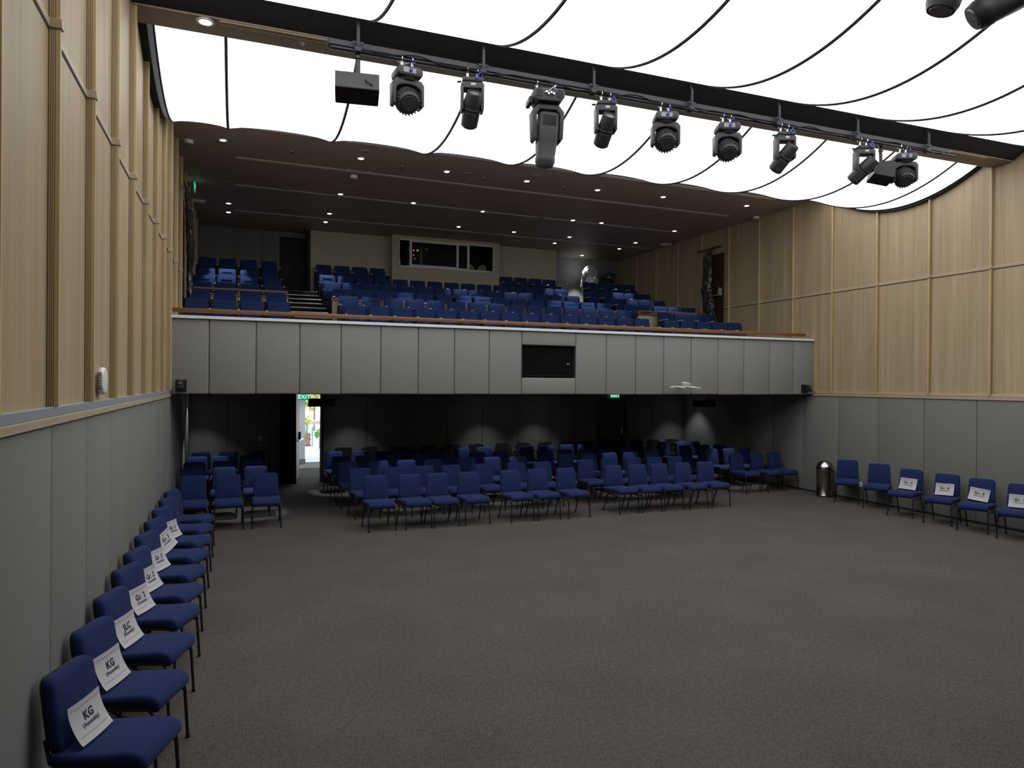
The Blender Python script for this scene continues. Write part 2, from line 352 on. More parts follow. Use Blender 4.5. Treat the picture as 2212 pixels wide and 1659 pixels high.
# open leaf of door 1
bm = NB(); add_prism(bm, [(1.310, YB + 0.21), (1.465, YB + 0.98), (1.422, YB + 0.99), (1.267, YB + 0.22)], 2, 0.01, 2.1, 0.004, 1)
d1 = struct('door_1', bm, 'doorleaf', 'open pinkish brown door leaf beside the black curtain')
bm = NB(); add_tube(bm, [(1.345, YB + 0.27, 0.985), (1.405, YB + 0.28, 0.985), (1.530, YB + 0.86, 1.0)], 0.014); add_prism(bm, [(1.445, YB + 0.86), (1.465, YB + 0.96), (1.560, YB + 0.92), (1.530, YB + 0.83)], 2, 0.97, 1.0); obj('push_bar', bm, 'chrome', d1)
bm = NB(); add_prism(bm, [(1.440, YB + 0.84), (1.465, YB + 0.97), (1.505, YB + 0.96), (1.485, YB + 0.83)], 2, 0.98, 1.16, 0.008, 2); obj('bar_housing', bm, 'black', d1)
bm = NB(); add_box2(bm, (1.885, YB - 0.045, 0), (1.935, YB + 0.22, 2.16)); add_box2(bm, (1.20, YB - 0.02, DH), (1.93, YB + 0.2, 2.17)); struct('trim_4', bm, 'black', 'black frame round the open doorway')
# lobby beyond the door
bm = NB(); add_box2(bm, (1.05, YB + 1.0, 0), (1.28, 21.6, 3.0)); add_box2(bm, (1.55, 21.62, 0), (1.88, 21.9, 3.0)); struct('wall_lobby', bm, 'white', 'white lobby wall and pier beyond the open door')
bm = NB(); add_box2(bm, (1.56, 21.55, 0), (1.89, 21.62, 0.14)); struct('baseboard_lobby', bm, 'greyplastic', 'grey skirting on the lobby pier')
bm = NB(); add_box2(bm, (9.0, YB + 0.2, 0), (9.2, 21.9, 2.3)); add_box2(bm, (1.05, YB + 0.2, 2.25), (9.2, 21.6, 2.3)); struct('wall_lobby_right', bm, 'white', 'white lobby end wall and soffit')
bm = NB(); add_box2(bm, (1.88, 21.78, 0), (2.75, 21.95, 0.02)); struct('trim_5', bm, 'greyplastic', 'grey threshold of the lobby opening')

# ------------------------------------------------------------------ outdoors seen through the door
bm = NB(); add_box2(bm, (-30, 21.95, -0.3), (40, 70, -0.02)); struct('ground', bm, 'concrete', 'pale sunlit paving outside the door')
for (y0, y1, col, nm) in ((22.6, 23.4, (0.25, 0.62, 0.32), 'green'), (23.9, 26.0, (0.42, 0.60, 0.80), 'blue'), (26.0, 27.6, (0.85, 0.50, 0.45), 'pink')):
    bm = NB(); add_box2(bm, (-4, y0, -0.02), (10, y1, -0.015 + 0.002)); o = obj('ground_mat', bm, mat(nm + ' play surface', col, 0.9)); tag(o, nm + ' strip of play surface on the paving outside', 'play surface', kind='structure')
t = thing('timber_fence', 'brown timber fence across the yard outside the door', 'fence', (2.35, 27.5, -0.02))
bm = NB()
for k in range(24): add_box2(bm, (-1.2 + 0.06 * k, 0, 0.03), (-1.145 + 0.06 * k, 0.03, 0.50))
obj('boards', bm, 'timber', t)
bm = NB(); add_box2(bm, (-1.25, 0.03, 0.24), (0.26, 0.07, 0.30)); add_box2(bm, (-1.25, 0.03, 0.0), (0.26, 0.07, 0.06)); obj('rail', bm, 'timber', t)
t = thing('teal_gate', 'teal painted metal gate beside the timber fence', 'gate', (2.62, 27.4, -0.02))
bm = NB(); add_box2(bm, (0, 0, 0), (0.05, 0.05, 0.72)); obj('post', bm, 'teal', t)
bm = NB()
for k in range(12): add_tube(bm, [(-0.02 - 0.045 * k, 0.3, 0.48), (-0.02 - 0.045 * k, 0.3, 0.76)], 0.009, 6)
add_tube(bm, [(-0.55, 0.3, 0.76), (0.0, 0.3, 0.76)], 0.012, 6); add_tube(bm, [(-0.55, 0.3, 0.48), (0.0, 0.3, 0.48)], 0.012, 6); obj('bars', bm, 'teal', t)
def leaves(name, label, loc, rad, n, m, cat='shrub', squash=1.0, trunk=None, seed=1):
    rr = random.Random(seed); t = thing(name, label, cat, loc); bm = NB()
    for k in range(n):
        v = Vector((rr.gauss(0, 1), rr.gauss(0, 1), rr.gauss(0, 1))).normalized() * rad * rr.uniform(0.45, 1.0); v.z = v.z * squash + rad * squash + (trunk or 0)
        a = Vector((rr.gauss(0, 1), rr.gauss(0, 1), rr.gauss(0, 1))).normalized(); b = a.orthogonal().normalized(); l = rr.uniform(0.10, 0.2) * (rad ** 0.5)
        bm.faces.new([bm.verts.new(v + a * l), bm.verts.new(v + b * l * 0.45), bm.verts.new(v - a * l), bm.verts.new(v - b * l * 0.45)])
    obj('foliage', bm, m, t, smooth=0)
    bm = NB(); add_tube(bm, [(0, 0, 0), (0.03, 0.02, (trunk or 0) + rad * squash)], [0.06, 0.03], 6); obj('stem', bm, 'timber', t); return t
leaves('leafy_shrub', 'bright green leafy shrub growing above the white posts outside', (2.83, 26.6, -0.02), 0.20, 150, 'foliage', trunk=0.32, seed=3)
leaves('yellow_shrub', 'yellow green bush above the teal gate outside', (2.75, 31.0, -0.02), 0.22, 110, 'yellowleaf', trunk=0.55, seed=5)
leaves('yard_tree', 'pale sparse leafed tree at the top of the doorway view', (3.55, 36, -0.02), 0.95, 260, 'yellowleaf', 'tree', trunk=0.9, seed=8)
for k, px in enumerate((2.72, 2.80)):
    bm = NB(); add_box2(bm, (-0.03, -0.03, 0), (0.03, 0.03, 0.42), bev=0.006); add_box2(bm, (-0.04, -0.04, 0.42), (0.04, 0.04, 0.45)); o = obj('fence_post', bm, 'white', loc=(px, 26.0 - 0.5 * k, -0.02)); tag(o, ('farther' if k == 0 else 'nearer') + ' white post under the leafy shrub outside', 'post', 'white posts outside the door')
t = thing('yard_canopy', 'dark grey roofed canopy at the far side of the yard', 'canopy', (3.1, 33, -0.02))
bm = NB(); add_prism(bm, [(-1.2, 0.52), (1.2, 0.52), (1.0, 0.66), (-1.0, 0.66)], 1, -0.3, 0.7); obj('roof', bm, 'greyplastic', t)
for sx_ in (-1.0, 1.0):
    bm = NB(); add_box2(bm, (sx_ - 0.03, -0.03, 0), (sx_ + 0.03, 0.03, 0.53)); obj('post', bm, 'greyplastic', t)

# ------------------------------------------------------------------ balcony
bal = [-1.04, -0.43, 0.29, 0.99, 1.68, 2.37, 3.05, 3.73, 4.41, 5.07, 6.22, 6.9, 7.58, 8.25, 8.93, 9.62, 10.3, 11.0, 11.67, 12.25]
TVX0, TVX1, TVZ0, TVZ1 = 5.085, 6.205, 2.53, 3.155
bm = NB()
add_box2(bm, (XL, YF + 0.03, SOFFIT), (TVX0, YF + 0.19, 3.42)); add_box2(bm, (TVX1, YF + 0.03, SOFFIT), (XR, YF + 0.19, 3.42))
add_box2(bm, (TVX0, YF + 0.03, SOFFIT), (TVX1, YF + 0.19, TVZ0)); add_box2(bm, (TVX0, YF + 0.03, TVZ1), (TVX1, YF + 0.19, 3.42))
add_box2(bm, (TVX0 - 0.02, YF + 0.19, TVZ0 - 0.05), (TVX1 + 0.02, YF + 0.22, TVZ1 + 0.05))
wb = struct('wall_balcony', bm, 'black', 'grey padded balcony front across the hall')
def pp(a, b, z0, z1):
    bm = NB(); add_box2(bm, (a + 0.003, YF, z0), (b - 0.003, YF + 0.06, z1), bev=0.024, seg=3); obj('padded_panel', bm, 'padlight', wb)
for a, b in zip(bal, bal[1:]):
    if abs(a - 5.07) < 0.01: pp(a, b, SOFFIT - 0.005, TVZ0); pp(a, b, TVZ1, 3.428)
    else: pp(a, b, SOFFIT - 0.005 + rnd.uniform(-0.004, 0.004), 3.428)
bm = NB(); add_box2(bm, (XL + 0.04, YF - 0.035, 3.428), (XR - 0.01, YF + 0.22, 3.478), bev=0.004); struct('trim_6', bm, 'white', 'white ledge on top of the balcony front')
# stepped balcony floor and slab
TRE = [3.18, 3.48, 3.76, 4.06, 4.39, 4.80]
ROWY = [15.0, 16.0, 17.0, 18.1, 19.2, 20.1]
bm = NB(); add_box2(bm, (XL, YF + 0.19, SOFFIT), (XR, YB + 0.2, 2.55)); prof = [(12.72, 2.3), (12.72, 2.6), (14.25, 2.6)]
ys_ = [14.25] + [y + 0.14 for y in ROWY[:-1]] + [21.6]
for k, z in enumerate(TRE): prof += [(ys_[k], z), (ys_[k + 1], z)]
prof += [(21.6, 2.3)]
add_prism(bm, prof, 0, XL, XR); struct('floor_balcony', bm, 'darkcarpet', 'dark carpeted tiers of the balcony')
# aisle stairs with bright nosings
for nm, xa, xb, lab in (('left', 1.10, 1.98, 'left'), ('right', 9.56, 9.86, 'right')):
    bm = NB(); bn = []
    for k in range(11):
        y = 19.4 - 0.5 * k; z = 4.80 - 0.155 * k
        add_box2(bm, (xa, y, z - 0.6), (xb, y + 0.52 if k else y + 1.2, z + 0.004))
    st = struct('stairs_' + nm, bm, 'darkcarpet', f'dark carpeted aisle stairs on the {lab} of the balcony')
    st['kind'] = 'structure'
    for k in range(11):
        y = 19.4 - 0.5 * k; z = 4.80 - 0.155 * k
        b2 = NB(); add_box2(b2, (xa + 0.01, y - 0.008, z - 0.014), (xb - 0.01, y + 0.035, z + 0.010), bev=0.003); obj('nosing', b2, 'nosing', st)
# railing
t = thing('balcony_railing', 'brown wooden handrail with glass along the balcony edge', 'railing', (0, 0, 0))
bm = NB(); add_box2(bm, (XL + 0.05, YF + 0.02, 3.535), (12.04, YF + 0.10, 3.60), bev=0.008, seg=2); obj('handrail', bm, 'redwood', t)
for k in range(7):
    a = XL + 0.08 + k * 1.86; bm = NB(); add_box2(bm, (a, YF + 0.055, 3.47), (min(a + 1.855, 12.02), YF + 0.065, 3.545)); obj('glass_panel', bm, 'glass', t)
# partition upstairs behind the second row
for xa, xb, lab in ((XL + 0.05, 1.03, 'left'), (1.98, 9.5, 'centre'), (9.92, XR - 0.05, 'right')):
    t = thing('seat_partition', f'low cream partition with brown wooden cap in the {lab} balcony seating', 'partition', (0, 16.3, 0), group='balcony partitions')
    bm = NB(); add_box2(bm, (xa, -0.05, 3.48), (xb, 0.05, 4.24)); obj('panel', bm, 'beige', t)
    bm = NB(); add_box2(bm, (xa - 0.02, -0.07, 4.24), (xb + 0.02, 0.07, 4.29), bev=0.006); obj('cap', bm, 'brownwood' if lab != 'centre' else 'redwood', t)
    if lab == 'right':
        bm = NB(); add_box2(bm, (xa - 0.02, -0.06, 4.34), (xb, 0.06, 4.385), bev=0.006); add_box2(bm, (xa - 0.02, -0.05, 4.24), (xa + 0.03, 0.05, 4.36)); obj('top_rail', bm, 'brownwood', t)
    if lab == 'left':
        bm = NB(); add_box2(bm, (xa, -0.06, 4.36), (xb, 0.06, 4.405), bev=0.006)
        for q in (xa + 0.1, 0.0, xb - 0.06): add_box2(bm, (q, -0.03, 4.28), (q + 0.04, 0.03, 4.37))
        obj('top_rail', bm, 'brownwood', t)
        for q in (0.03, 0.56):
            bm = NB(); add_box2(bm, (q, -0.053, 4.10), (q + 0.15, -0.051, 4.235)); obj('notice', bm, 'paper', t)
# rear walls upstairs and ceiling
bm = NB(); add_box2(bm, (1.89, 20.46, 4.7), (4.11, 20.66, 6.7)); add_box2(bm, (7.39, 20.46, 4.7), (9.46, 20.66, 6.7)); struct('wall_upper', bm, 'beige', 'cream upper rear wall on both sides of the control booth')
bm = NB(); add_box2(bm, (XL, 20.95, 4.6), (1.1, 21.15, 6.7)); add_box2(bm, (1.1, 20.95, 6.5), (1.9, 21.15, 6.7)); wu = struct('wall_upper_left', bm, 'pad', 'dark padded upper wall left of the stairs')
for a, b in ((-1.0, -0.12), (-0.12, 0.62), (0.62, 1.08)):
    bm = NB(); add_box2(bm, (a + 0.002, 20.915, 4.8), (b - 0.002, 20.96, 6.62), bev=0.015, seg=2); obj('padded_panel', bm, 'pad', wu)
bm = NB(); add_box2(bm, (1.1, 20.93, 4.8), (1.80, 20.99, 6.5), bev=0.004); d3 = struct('door_3', bm, 'black', 'dark tall door at the head of the left stairs')
bm = NB(); add_tube(bm, [(1.72, 20.93, 5.5), (1.72, 20.87, 5.53), (1.72, 20.87, 5.82), (1.72, 20.93, 5.85)], 0.012); obj('handle', bm, 'chrome', d3)
bm = NB(); add_box2(bm, (1.80, 20.46, 4.7), (1.89, 21.0, 6.7)); struct('trim_7', bm, 'black', 'black corner strip beside the upper left door')
bm = NB(); add_box2(bm, (9.46, 21.4, 4.6), (XR + 0.2, 21.6, 6.7)); add_box2(bm, (9.36, 20.66, 4.6), (9.46, 21.5, 6.7)); wu2 = struct('wall_upper_right', bm, 'pad', 'grey padded recess wall at the upper right')
bm = NB(); add_box2(bm, (XL - 0.2, 21.6, 2.3), (XR + 0.2, 21.9, 7.0)); struct('wall_outer', bm, 'black', 'outer rear wall')
bm = NB(); add_box2(bm, (XL - 0.2, 12.12, ZC), (XR + 0.2, 21.9, ZC + 0.2)); add_box2(bm, (XL - 0.2, 12.12, ZC), (XR + 0.2, 12.2, 7.8)); struct('ceiling_balcony', bm, 'darkwood', 'dark brown boarded ceiling over the balcony')
for k, (y0, y1, xa, xb) in enumerate(((12.54, 12.80, -0.03, 11.4), (14.35, 14.55, -0.05, 11.45), (16.36, 16.66, -0.07, 11.45), (18.82, 18.98, -0.1, 12.0))):
    t = thing('ceiling_slot', f'long grey air slot across the balcony ceiling, {ORD[k]} from the front', 'air slot', (xa, y0, ZC), math.atan2(y1 - y0, xb - xa), 'air slots in the balcony ceiling')
    L = xb - xa; bm = NB(); add_box2(bm, (0, -0.055, -0.012), (L, -0.02, 0.0)); add_box2(bm, (0, 0.02, -0.012), (L, 0.055, 0.0)); obj('frame', bm, 'slot', t)
    bm = NB(); add_box2(bm, (0, -0.02, -0.004), (L, 0.02, 0.0)); obj('grille', bm, 'greyplastic', t)

# control booth
bm = NB()
BX0, BX1, BY = 4.11, 7.39, 20.1
add_box2(bm, (BX0, BY, 4.7), (BX1, BY + 0.12, 5.74)); add_box2(bm, (BX0, BY, 5.74), (4.29, BY + 0.12, 6.66)); add_box2(bm, (7.21, BY, 5.74), (BX1, BY + 0.12, 6.66)); add_box2(bm, (4.29, BY, 6.56), (7.21, BY + 0.12, 6.66))
add_box2(bm, (BX0, BY + 0.12, 4.7), (BX0 + 0.1, 20.5, 6.66)); add_box2(bm, (BX1 - 0.1, BY + 0.12, 4.7), (BX1, 20.5, 6.66))
struct('wall_booth', bm, 'beige', 'cream front wall of the control booth')
bm = NB(); add_box2(bm, (BX0 + 0.1, 21.3, 5.4), (BX1 - 0.1, 21.35, 6.6)); add_box2(bm, (BX0 + 0.05, 20.5, 5.2), (BX0 + 0.1, 21.35, 6.66)); add_box2(bm, (BX1 - 0.1, 20.5, 5.2), (BX1 - 0.05, 21.35, 6.66)); add_box2(bm, (BX0 + 0.1, 20.22, 5.3), (BX1 - 0.1, 21.35, 5.45)); struct('wall_booth_inner', bm, 'booth', 'dark interior of the control booth')
win = thing('window_1', 'white framed control booth window with sliding panes', 'window', (0, BY, 0)); win['kind'] = 'structure'
bm = NB(); z0, z1 = 5.74, 6.56
for a, b, c, d in ((4.29, 7.21, z0, z0 + 0.045), (4.29, 7.21, z1 - 0.045, z1), (4.29, 4.325, z0, z1), (7.175, 7.21, z0, z1)): add_box2(bm, (a, -0.03, c), (b, 0.05, d), bev=0.004)
obj('window_frame', bm, 'white', win)
bm = NB()
for a, b in ((4.61, 4.68), (6.02, 6.09)): add_box2(bm, (a, -0.04, z0 + 0.03), (b, 0.02, z1 - 0.03), bev=0.004)
add_box2(bm, (4.68, -0.04, z0 + 0.03), (6.05, 0.02, z0 + 0.09)); add_box2(bm, (4.68, -0.04, z1 - 0.08), (6.05, 0.02, z1 - 0.03)); obj('sash', bm, 'white', win)
bm = NB(); add_box2(bm, (6.36, -0.02, z0 + 0.03), (6.43, 0.04, z1 - 0.03), bev=0.004); add_box2(bm, (6.09, -0.02, z0 + 0.03), (6.4, 0.04, z0 + 0.07)); add_box2(bm, (6.09, -0.02, z1 - 0.07), (6.4, 0.04, z1 - 0.03)); obj('sash', bm, 'white', win)
bm = NB(); add_box2(bm, (4.68, -0.012, z0 + 0.09), (6.02, -0.006, z1 - 0.08)); obj('pane', bm, 'boothglass', win)
bm = NB(); add_box2(bm, (6.09, 0.006, z0 + 0.07), (6.36, 0.012, z1 - 0.07)); obj('pane', bm, 'boothglass', win)
t = thing('equipment_rack', 'dark equipment rack with red and green lights in the booth', 'equipment rack', (4.9, 20.75, 5.45))
bm = NB(); add_box2(bm, (-0.25, 0, 0), (0.35, 0.3, 1.1), bev=0.01); obj('cabinet', bm, 'black', t)
for q, zz, mm in ((-0.13, 0.92, 'red'), (-0.01, 0.92, 'orange'), (0.11, 0.92, 'green'), (-0.01, 0.78, 'red')):
    bm = NB(); add_lathe(bm, [(0.0, 0.0), (0.022, 0.0), (0.022, 0.012), (0.0, 0.012)], 12, Matrix.Translation((q, 0, zz)) @ Matrix.Rotation(R(90), 4, 'X')); obj('indicator_light', bm, mm, t)
bm = NB(); add_box2(bm, (0.18, -0.02, 0.02), (0.24, 0.0, 1.05)); obj('rail', bm, 'greyplastic', t)
t = thing('covered_equipment', 'grey dust cover draped over equipment in the booth\'s right opening', 'dust cover', (6.83, 20.75, 5.452))
bm = NB(); bmesh.ops.create_grid(bm, x_segments=14, y_segments=10, size=0.5)
for v in bm.verts:
    u, vv = v.co.x, v.co.y + 0.5
    v.co = Vector((u * (0.60 + 0.06 * (1 - vv)), -0.12 - 0.1 * (1 - vv) + 0.02 * math.sin(u * 17 + vv * 3), vv * (0.60 - 0.16 * math.exp(-(u * 6) ** 2)) + 0.02 * math.sin(u * 9)))
bmesh.ops.solidify(bm, geom=bm.faces[:], thickness=0.02); obj('cover', bm, 'greyplastic', t)
bm = NB(); add_box2(bm, (-0.27, -0.1, 0), (0.27, 0.2, 0.42), bev=0.01); obj('cabinet', bm, 'black', t)
bm = NB(); add_box2(bm, (4.33, 20.4, 5.45), (4.43, 20.44, 6.0), bev=0.005); tag(obj('white_board', bm, 'greyplastic'), 'pale upright board at the booth window\'s left pane', 'board')

# ================================================================== LIGHT CEILING BAYS
def bay(yc, label, y0, y1):
    t = thing('light_ceiling', label, 'luminous ceiling', (0, 0, 0), group='backlit fabric ceiling bays')
    xs = [FX0] + [SEAM0 + SEAMP * k for k in range(0, 9)] + [FX1]
    bm = NB(); ny = 30; nx = 8; grid = []
    cols = []
    for i, (a, b) in enumerate(zip(xs, xs[1:])):
        for k in range(nx + (1 if i == len(xs) - 2 else 0)):
            u = k / nx; cols.append((a + (b - a) * u, (max(0.0, 4 * u * (1 - u)) ** 0.7) * 0.075 * min(1, (b - a) / 1.4)))
    for x, arch in cols:
        grid.append([bm.verts.new((x, y0 + (y1 - y0) * j / ny, P(y0 + (y1 - y0) * j / ny, yc) + arch * min(1.0, min(j, ny - j) / ny * (y1 - y0) / 0.9) ** 1.2)) for j in range(ny + 1)])
    for i in range(len(grid) - 1):
        for j in range(ny): bm.faces.new((grid[i][j], grid[i + 1][j], grid[i + 1][j + 1], grid[i][j + 1]))
    obj('fabric', bm, 'fabric', t, smooth=30)
    for x in xs[1:-1]:
        bm = NB(); add_tube(bm, [(x, y0 + (y1 - y0) * j / 24, P(y0 + (y1 - y0) * j / 24, yc) - 0.004) for j in range(25)], 0.019, 6); obj('seam', bm, 'seam', t)
    bm = NB()
    for x in (FX0, FX1): add_tube(bm, [(x, y0 + (y1 - y0) * j / 24, P(y0 + (y1 - y0) * j / 24, yc)) for j in range(25)], 0.012, 6)
    obj('edge_frame', bm, 'black', t)
    return t
bay(10.15, 'white backlit fabric ceiling bay between the lighting beam and the balcony', 8.52, 12.12)
bay(6.15, 'white backlit fabric ceiling bay on the near side of the lighting beam', 4.15, 7.76)

bay(2.15, 'unseen white backlit fabric bay added at the stage edge, shortened to tune the light', 2.3, 3.76)  # out of view, cut short to set the light on the near left wall
# lighting beams
def beam(yb, label):
    t = thing('ceiling_beam', label, 'beam', (0, yb, 0), group='ceiling beams')
    bm = NB(); add_prism(bm, [(0.0, 6.26), (0.395, 6.26), (0.42, 7.6), (-0.31, 7.6), (-0.31, 6.43)], 0, XL + 0.02, XR - 0.02); obj('casing', bm, 'blackface', t)
    bm = NB(); add_box2(bm, (XL + 0.03, 0.0, 6.242), (XR - 0.03, 0.395, 6.261)); obj('soffit', bm, 'soffit', t)
    return t
beam(8.08, 'black ceiling beam with brown slotted soffit carrying the row of spotlights')
beam(4.08, 'black ceiling beam above the near spotlights')
for a, b, lab in ((-0.2, 0.95, 'left'), (10.4, 11.6, 'right')):
    t = thing('soffit_vent', f'narrow pale air slot in the beam soffit at its {lab} end', 'air slot', (a, 8.14, 6.242), 0, 'air slots in the beam soffit')
    for q in (-0.03, 0.03):
        bm = NB(); add_box2(bm, (0, q - 0.016, -0.012), (b - a, q + 0.016, 0.0)); obj('blade', bm, 'trimwood', t)
# trunking, pipe and hangers
t = thing('cable_trunking', 'long charcoal cable trunking on the front of the beam', 'trunking', (0, 7.9, 0))
bm = NB(); add_box2(bm, (0.90, -0.03, 6.10), (10.43, 0.06, 6.16), bev=0.004); obj('duct', bm, 'duct', t)
bm = NB(); add_box2(bm, (0.93, 0.0, 6.092), (10.40, 0.045, 6.101)); obj('channel', bm, 'black', t)
t = thing('lighting_bar', 'black lighting pipe hung under the trunking by bracket arms', 'lighting bar', (0, 7.88, 0))
bm = NB(); add_tube(bm, [(0.92, 0, 6.068), (10.55, 0, 6.068)], 0.023, 12); obj('pipe', bm, 'leg', t)
for k in range(7):
    x = 1.21 + 1.45 * k; bm = NB()
    add_tube(bm, [(x, -0.055, 6.31), (x, -0.055, 6.10), (x, 0.0, 6.075)], 0.02, 8); add_box2(bm, (x - 0.04, -0.07, 6.04), (x + 0.04, 0.03, 6.10), bev=0.01); add_box2(bm, (x - 0.06, -0.06, 6.13), (x + 0.06, -0.045, 6.15))
    add_tube(bm, [(x, -0.055, 6.30), (x, 0.0, 6.42), (x, 0.2, 6.45)], 0.02, 8); obj('bracket', bm, 'duct', t)
bm = NB(); pts = []
for k in range(120):
    x = 1.25 + 9.0 * k / 119; pts.append((x, 7.845 + 0.012 * math.sin(x * 9), 6.078 + 0.022 * math.sin(x * 4.3) + 0.012 * math.sin(x * 11)))
add_tube(bm, pts, 0.009, 6); tag(obj('power_cable', bm, 'leg'), 'black power cable running along the lighting pipe', 'cable')

# ------------------------------------------------------------------ fixtures
def clamp(t, x, z0, z1=6.075, y=0.03):
    bm = NB(); add_tube(bm, [(x - 0.001, y + 0.034 * math.cos(a), 6.068 + 0.034 * math.sin(a)) for a in [R(-80 + 34 * k) for k in range(11)]], 0.008, 6)
    add_box2(bm, (x - 0.012, y - 0.006, z0), (x + 0.012, y + 0.006, 6.05)); return obj('clamp', bm, 'chrome', t)
def wash_light(x, label, pan=0.0, tilt=8, y=7.85):
    tilt = -50 + tilt
    t = thing('wash_light', label, 'stage light', (x, y, 0), 0, 'moving head wash lights')
    for q in (-0.055, 0.065): clamp(t, q, 5.93)
    b = bpy.data.objects  # parts turn with the pan angle
    rz = Matrix.Rotation(R(pan), 4, 'Z')
    bm = NB(); add_prism(bm, rrect(0.30, 0.11, 0.045, 5, 0, 5.885), 1, -0.13, 0.13, 0.02, 2)
    add_lathe(bm, [(0.0, 5.80), (0.10, 5.80), (0.12, 5.835), (0.0, 5.835)], 20); bmesh.ops.transform(bm, matrix=rz, verts=bm.verts[:]); obj('base', bm, 'fixture', t)
    bm = NB(); add_box2(bm, (-0.085, -0.135, 5.86), (0.06, -0.128, 5.915)); bmesh.ops.transform(bm, matrix=rz, verts=bm.verts[:]); pnl = obj('socket_panel', bm, 'greyplastic', t)
    bm = NB(); add_box2(bm, (-0.02, -0.16, 5.87), (0.015, -0.135, 5.905), bev=0.006); add_tube(bm, [(0.0, -0.15, 5.89), (0.01, -0.18, 5.95), (0.06, -0.1, 6.0), (0.08, 0.0, 6.04)], 0.005, 6); bmesh.ops.transform(bm, matrix=rz, verts=bm.verts[:]); obj('plug', bm, 'bluecable', pnl)
    bm = NB(); prof = [(-0.182, 5.77), (-0.145, 5.815), (0.145, 5.815), (0.182, 5.77), (0.182, 5.54), (0.165, 5.52), (0.145, 5.52), (0.145, 5.69)] + [(0.145 * math.cos(a), 5.69 + 0.065 * math.sin(a)) for a in [R(20 * k) for k in range(1, 9)]] + [(-0.145, 5.69), (-0.145, 5.52), (-0.165, 5.52), (-0.182, 5.54)]
    add_prism(bm, prof, 1, -0.075, 0.075, 0.012, 2); bmesh.ops.transform(bm, matrix=rz, verts=bm.verts[:]); obj('yoke', bm, 'fixture2', t)
    mt = rz @ Matrix.Translation((0, 0, 5.605)) @ Matrix.Rotation(R(90 - tilt), 4, 'X')
    bm = NB(); add_lathe(bm, [(0.0, -0.15), (0.085, -0.15), (0.125, -0.12), (0.137, -0.03), (0.137, 0.05), (0.128, 0.09), (0.105, 0.115), (0.0, 0.115)], 32, mt)
    for k in range(24):
        a = 2 * math.pi * k / 24; add_box(bm, mt @ Vector((0.139 * math.cos(a), 0.139 * math.sin(a), 0.05)), (0.02, 0.014, 0.075), rot=(mt @ Matrix.Rotation(a, 4, 'Z')).to_3x3(), bev=0.002)
    hd = obj('lamp_head', bm, 'fixture', t)
    bm = NB(); add_lathe(bm, [(0.068, 0.114), (0.088, 0.114), (0.084, 0.124), (0.072, 0.124)], 28, mt); add_lathe(bm, [(0.0, 0.114), (0.018, 0.114), (0.016, 0.121), (0.0, 0.121)], 16, mt)
    for k in range(20):
        a = 2 * math.pi * k / 20; add_box(bm, mt @ Vector((0.04 * math.cos(a), 0.04 * math.sin(a), 0.117)), (0.045, 0.004, 0.006), rot=(mt @ Matrix.Rotation(a, 4, 'Z')).to_3x3())
    obj('vent', bm, 'fixture2', hd)
    for k in range(8):
        bm = NB(); a = 2 * math.pi * k / 8 + 0.2; add_box(bm, mt @ Vector((0.095 * math.cos(a), 0.095 * math.sin(a), 0.11)), (0.03, 0.004, 0.012), rot=(mt @ Matrix.Rotation(a, 4, 'Z')).to_3x3()); obj('rib', bm, 'fixture2', hd)
    return t
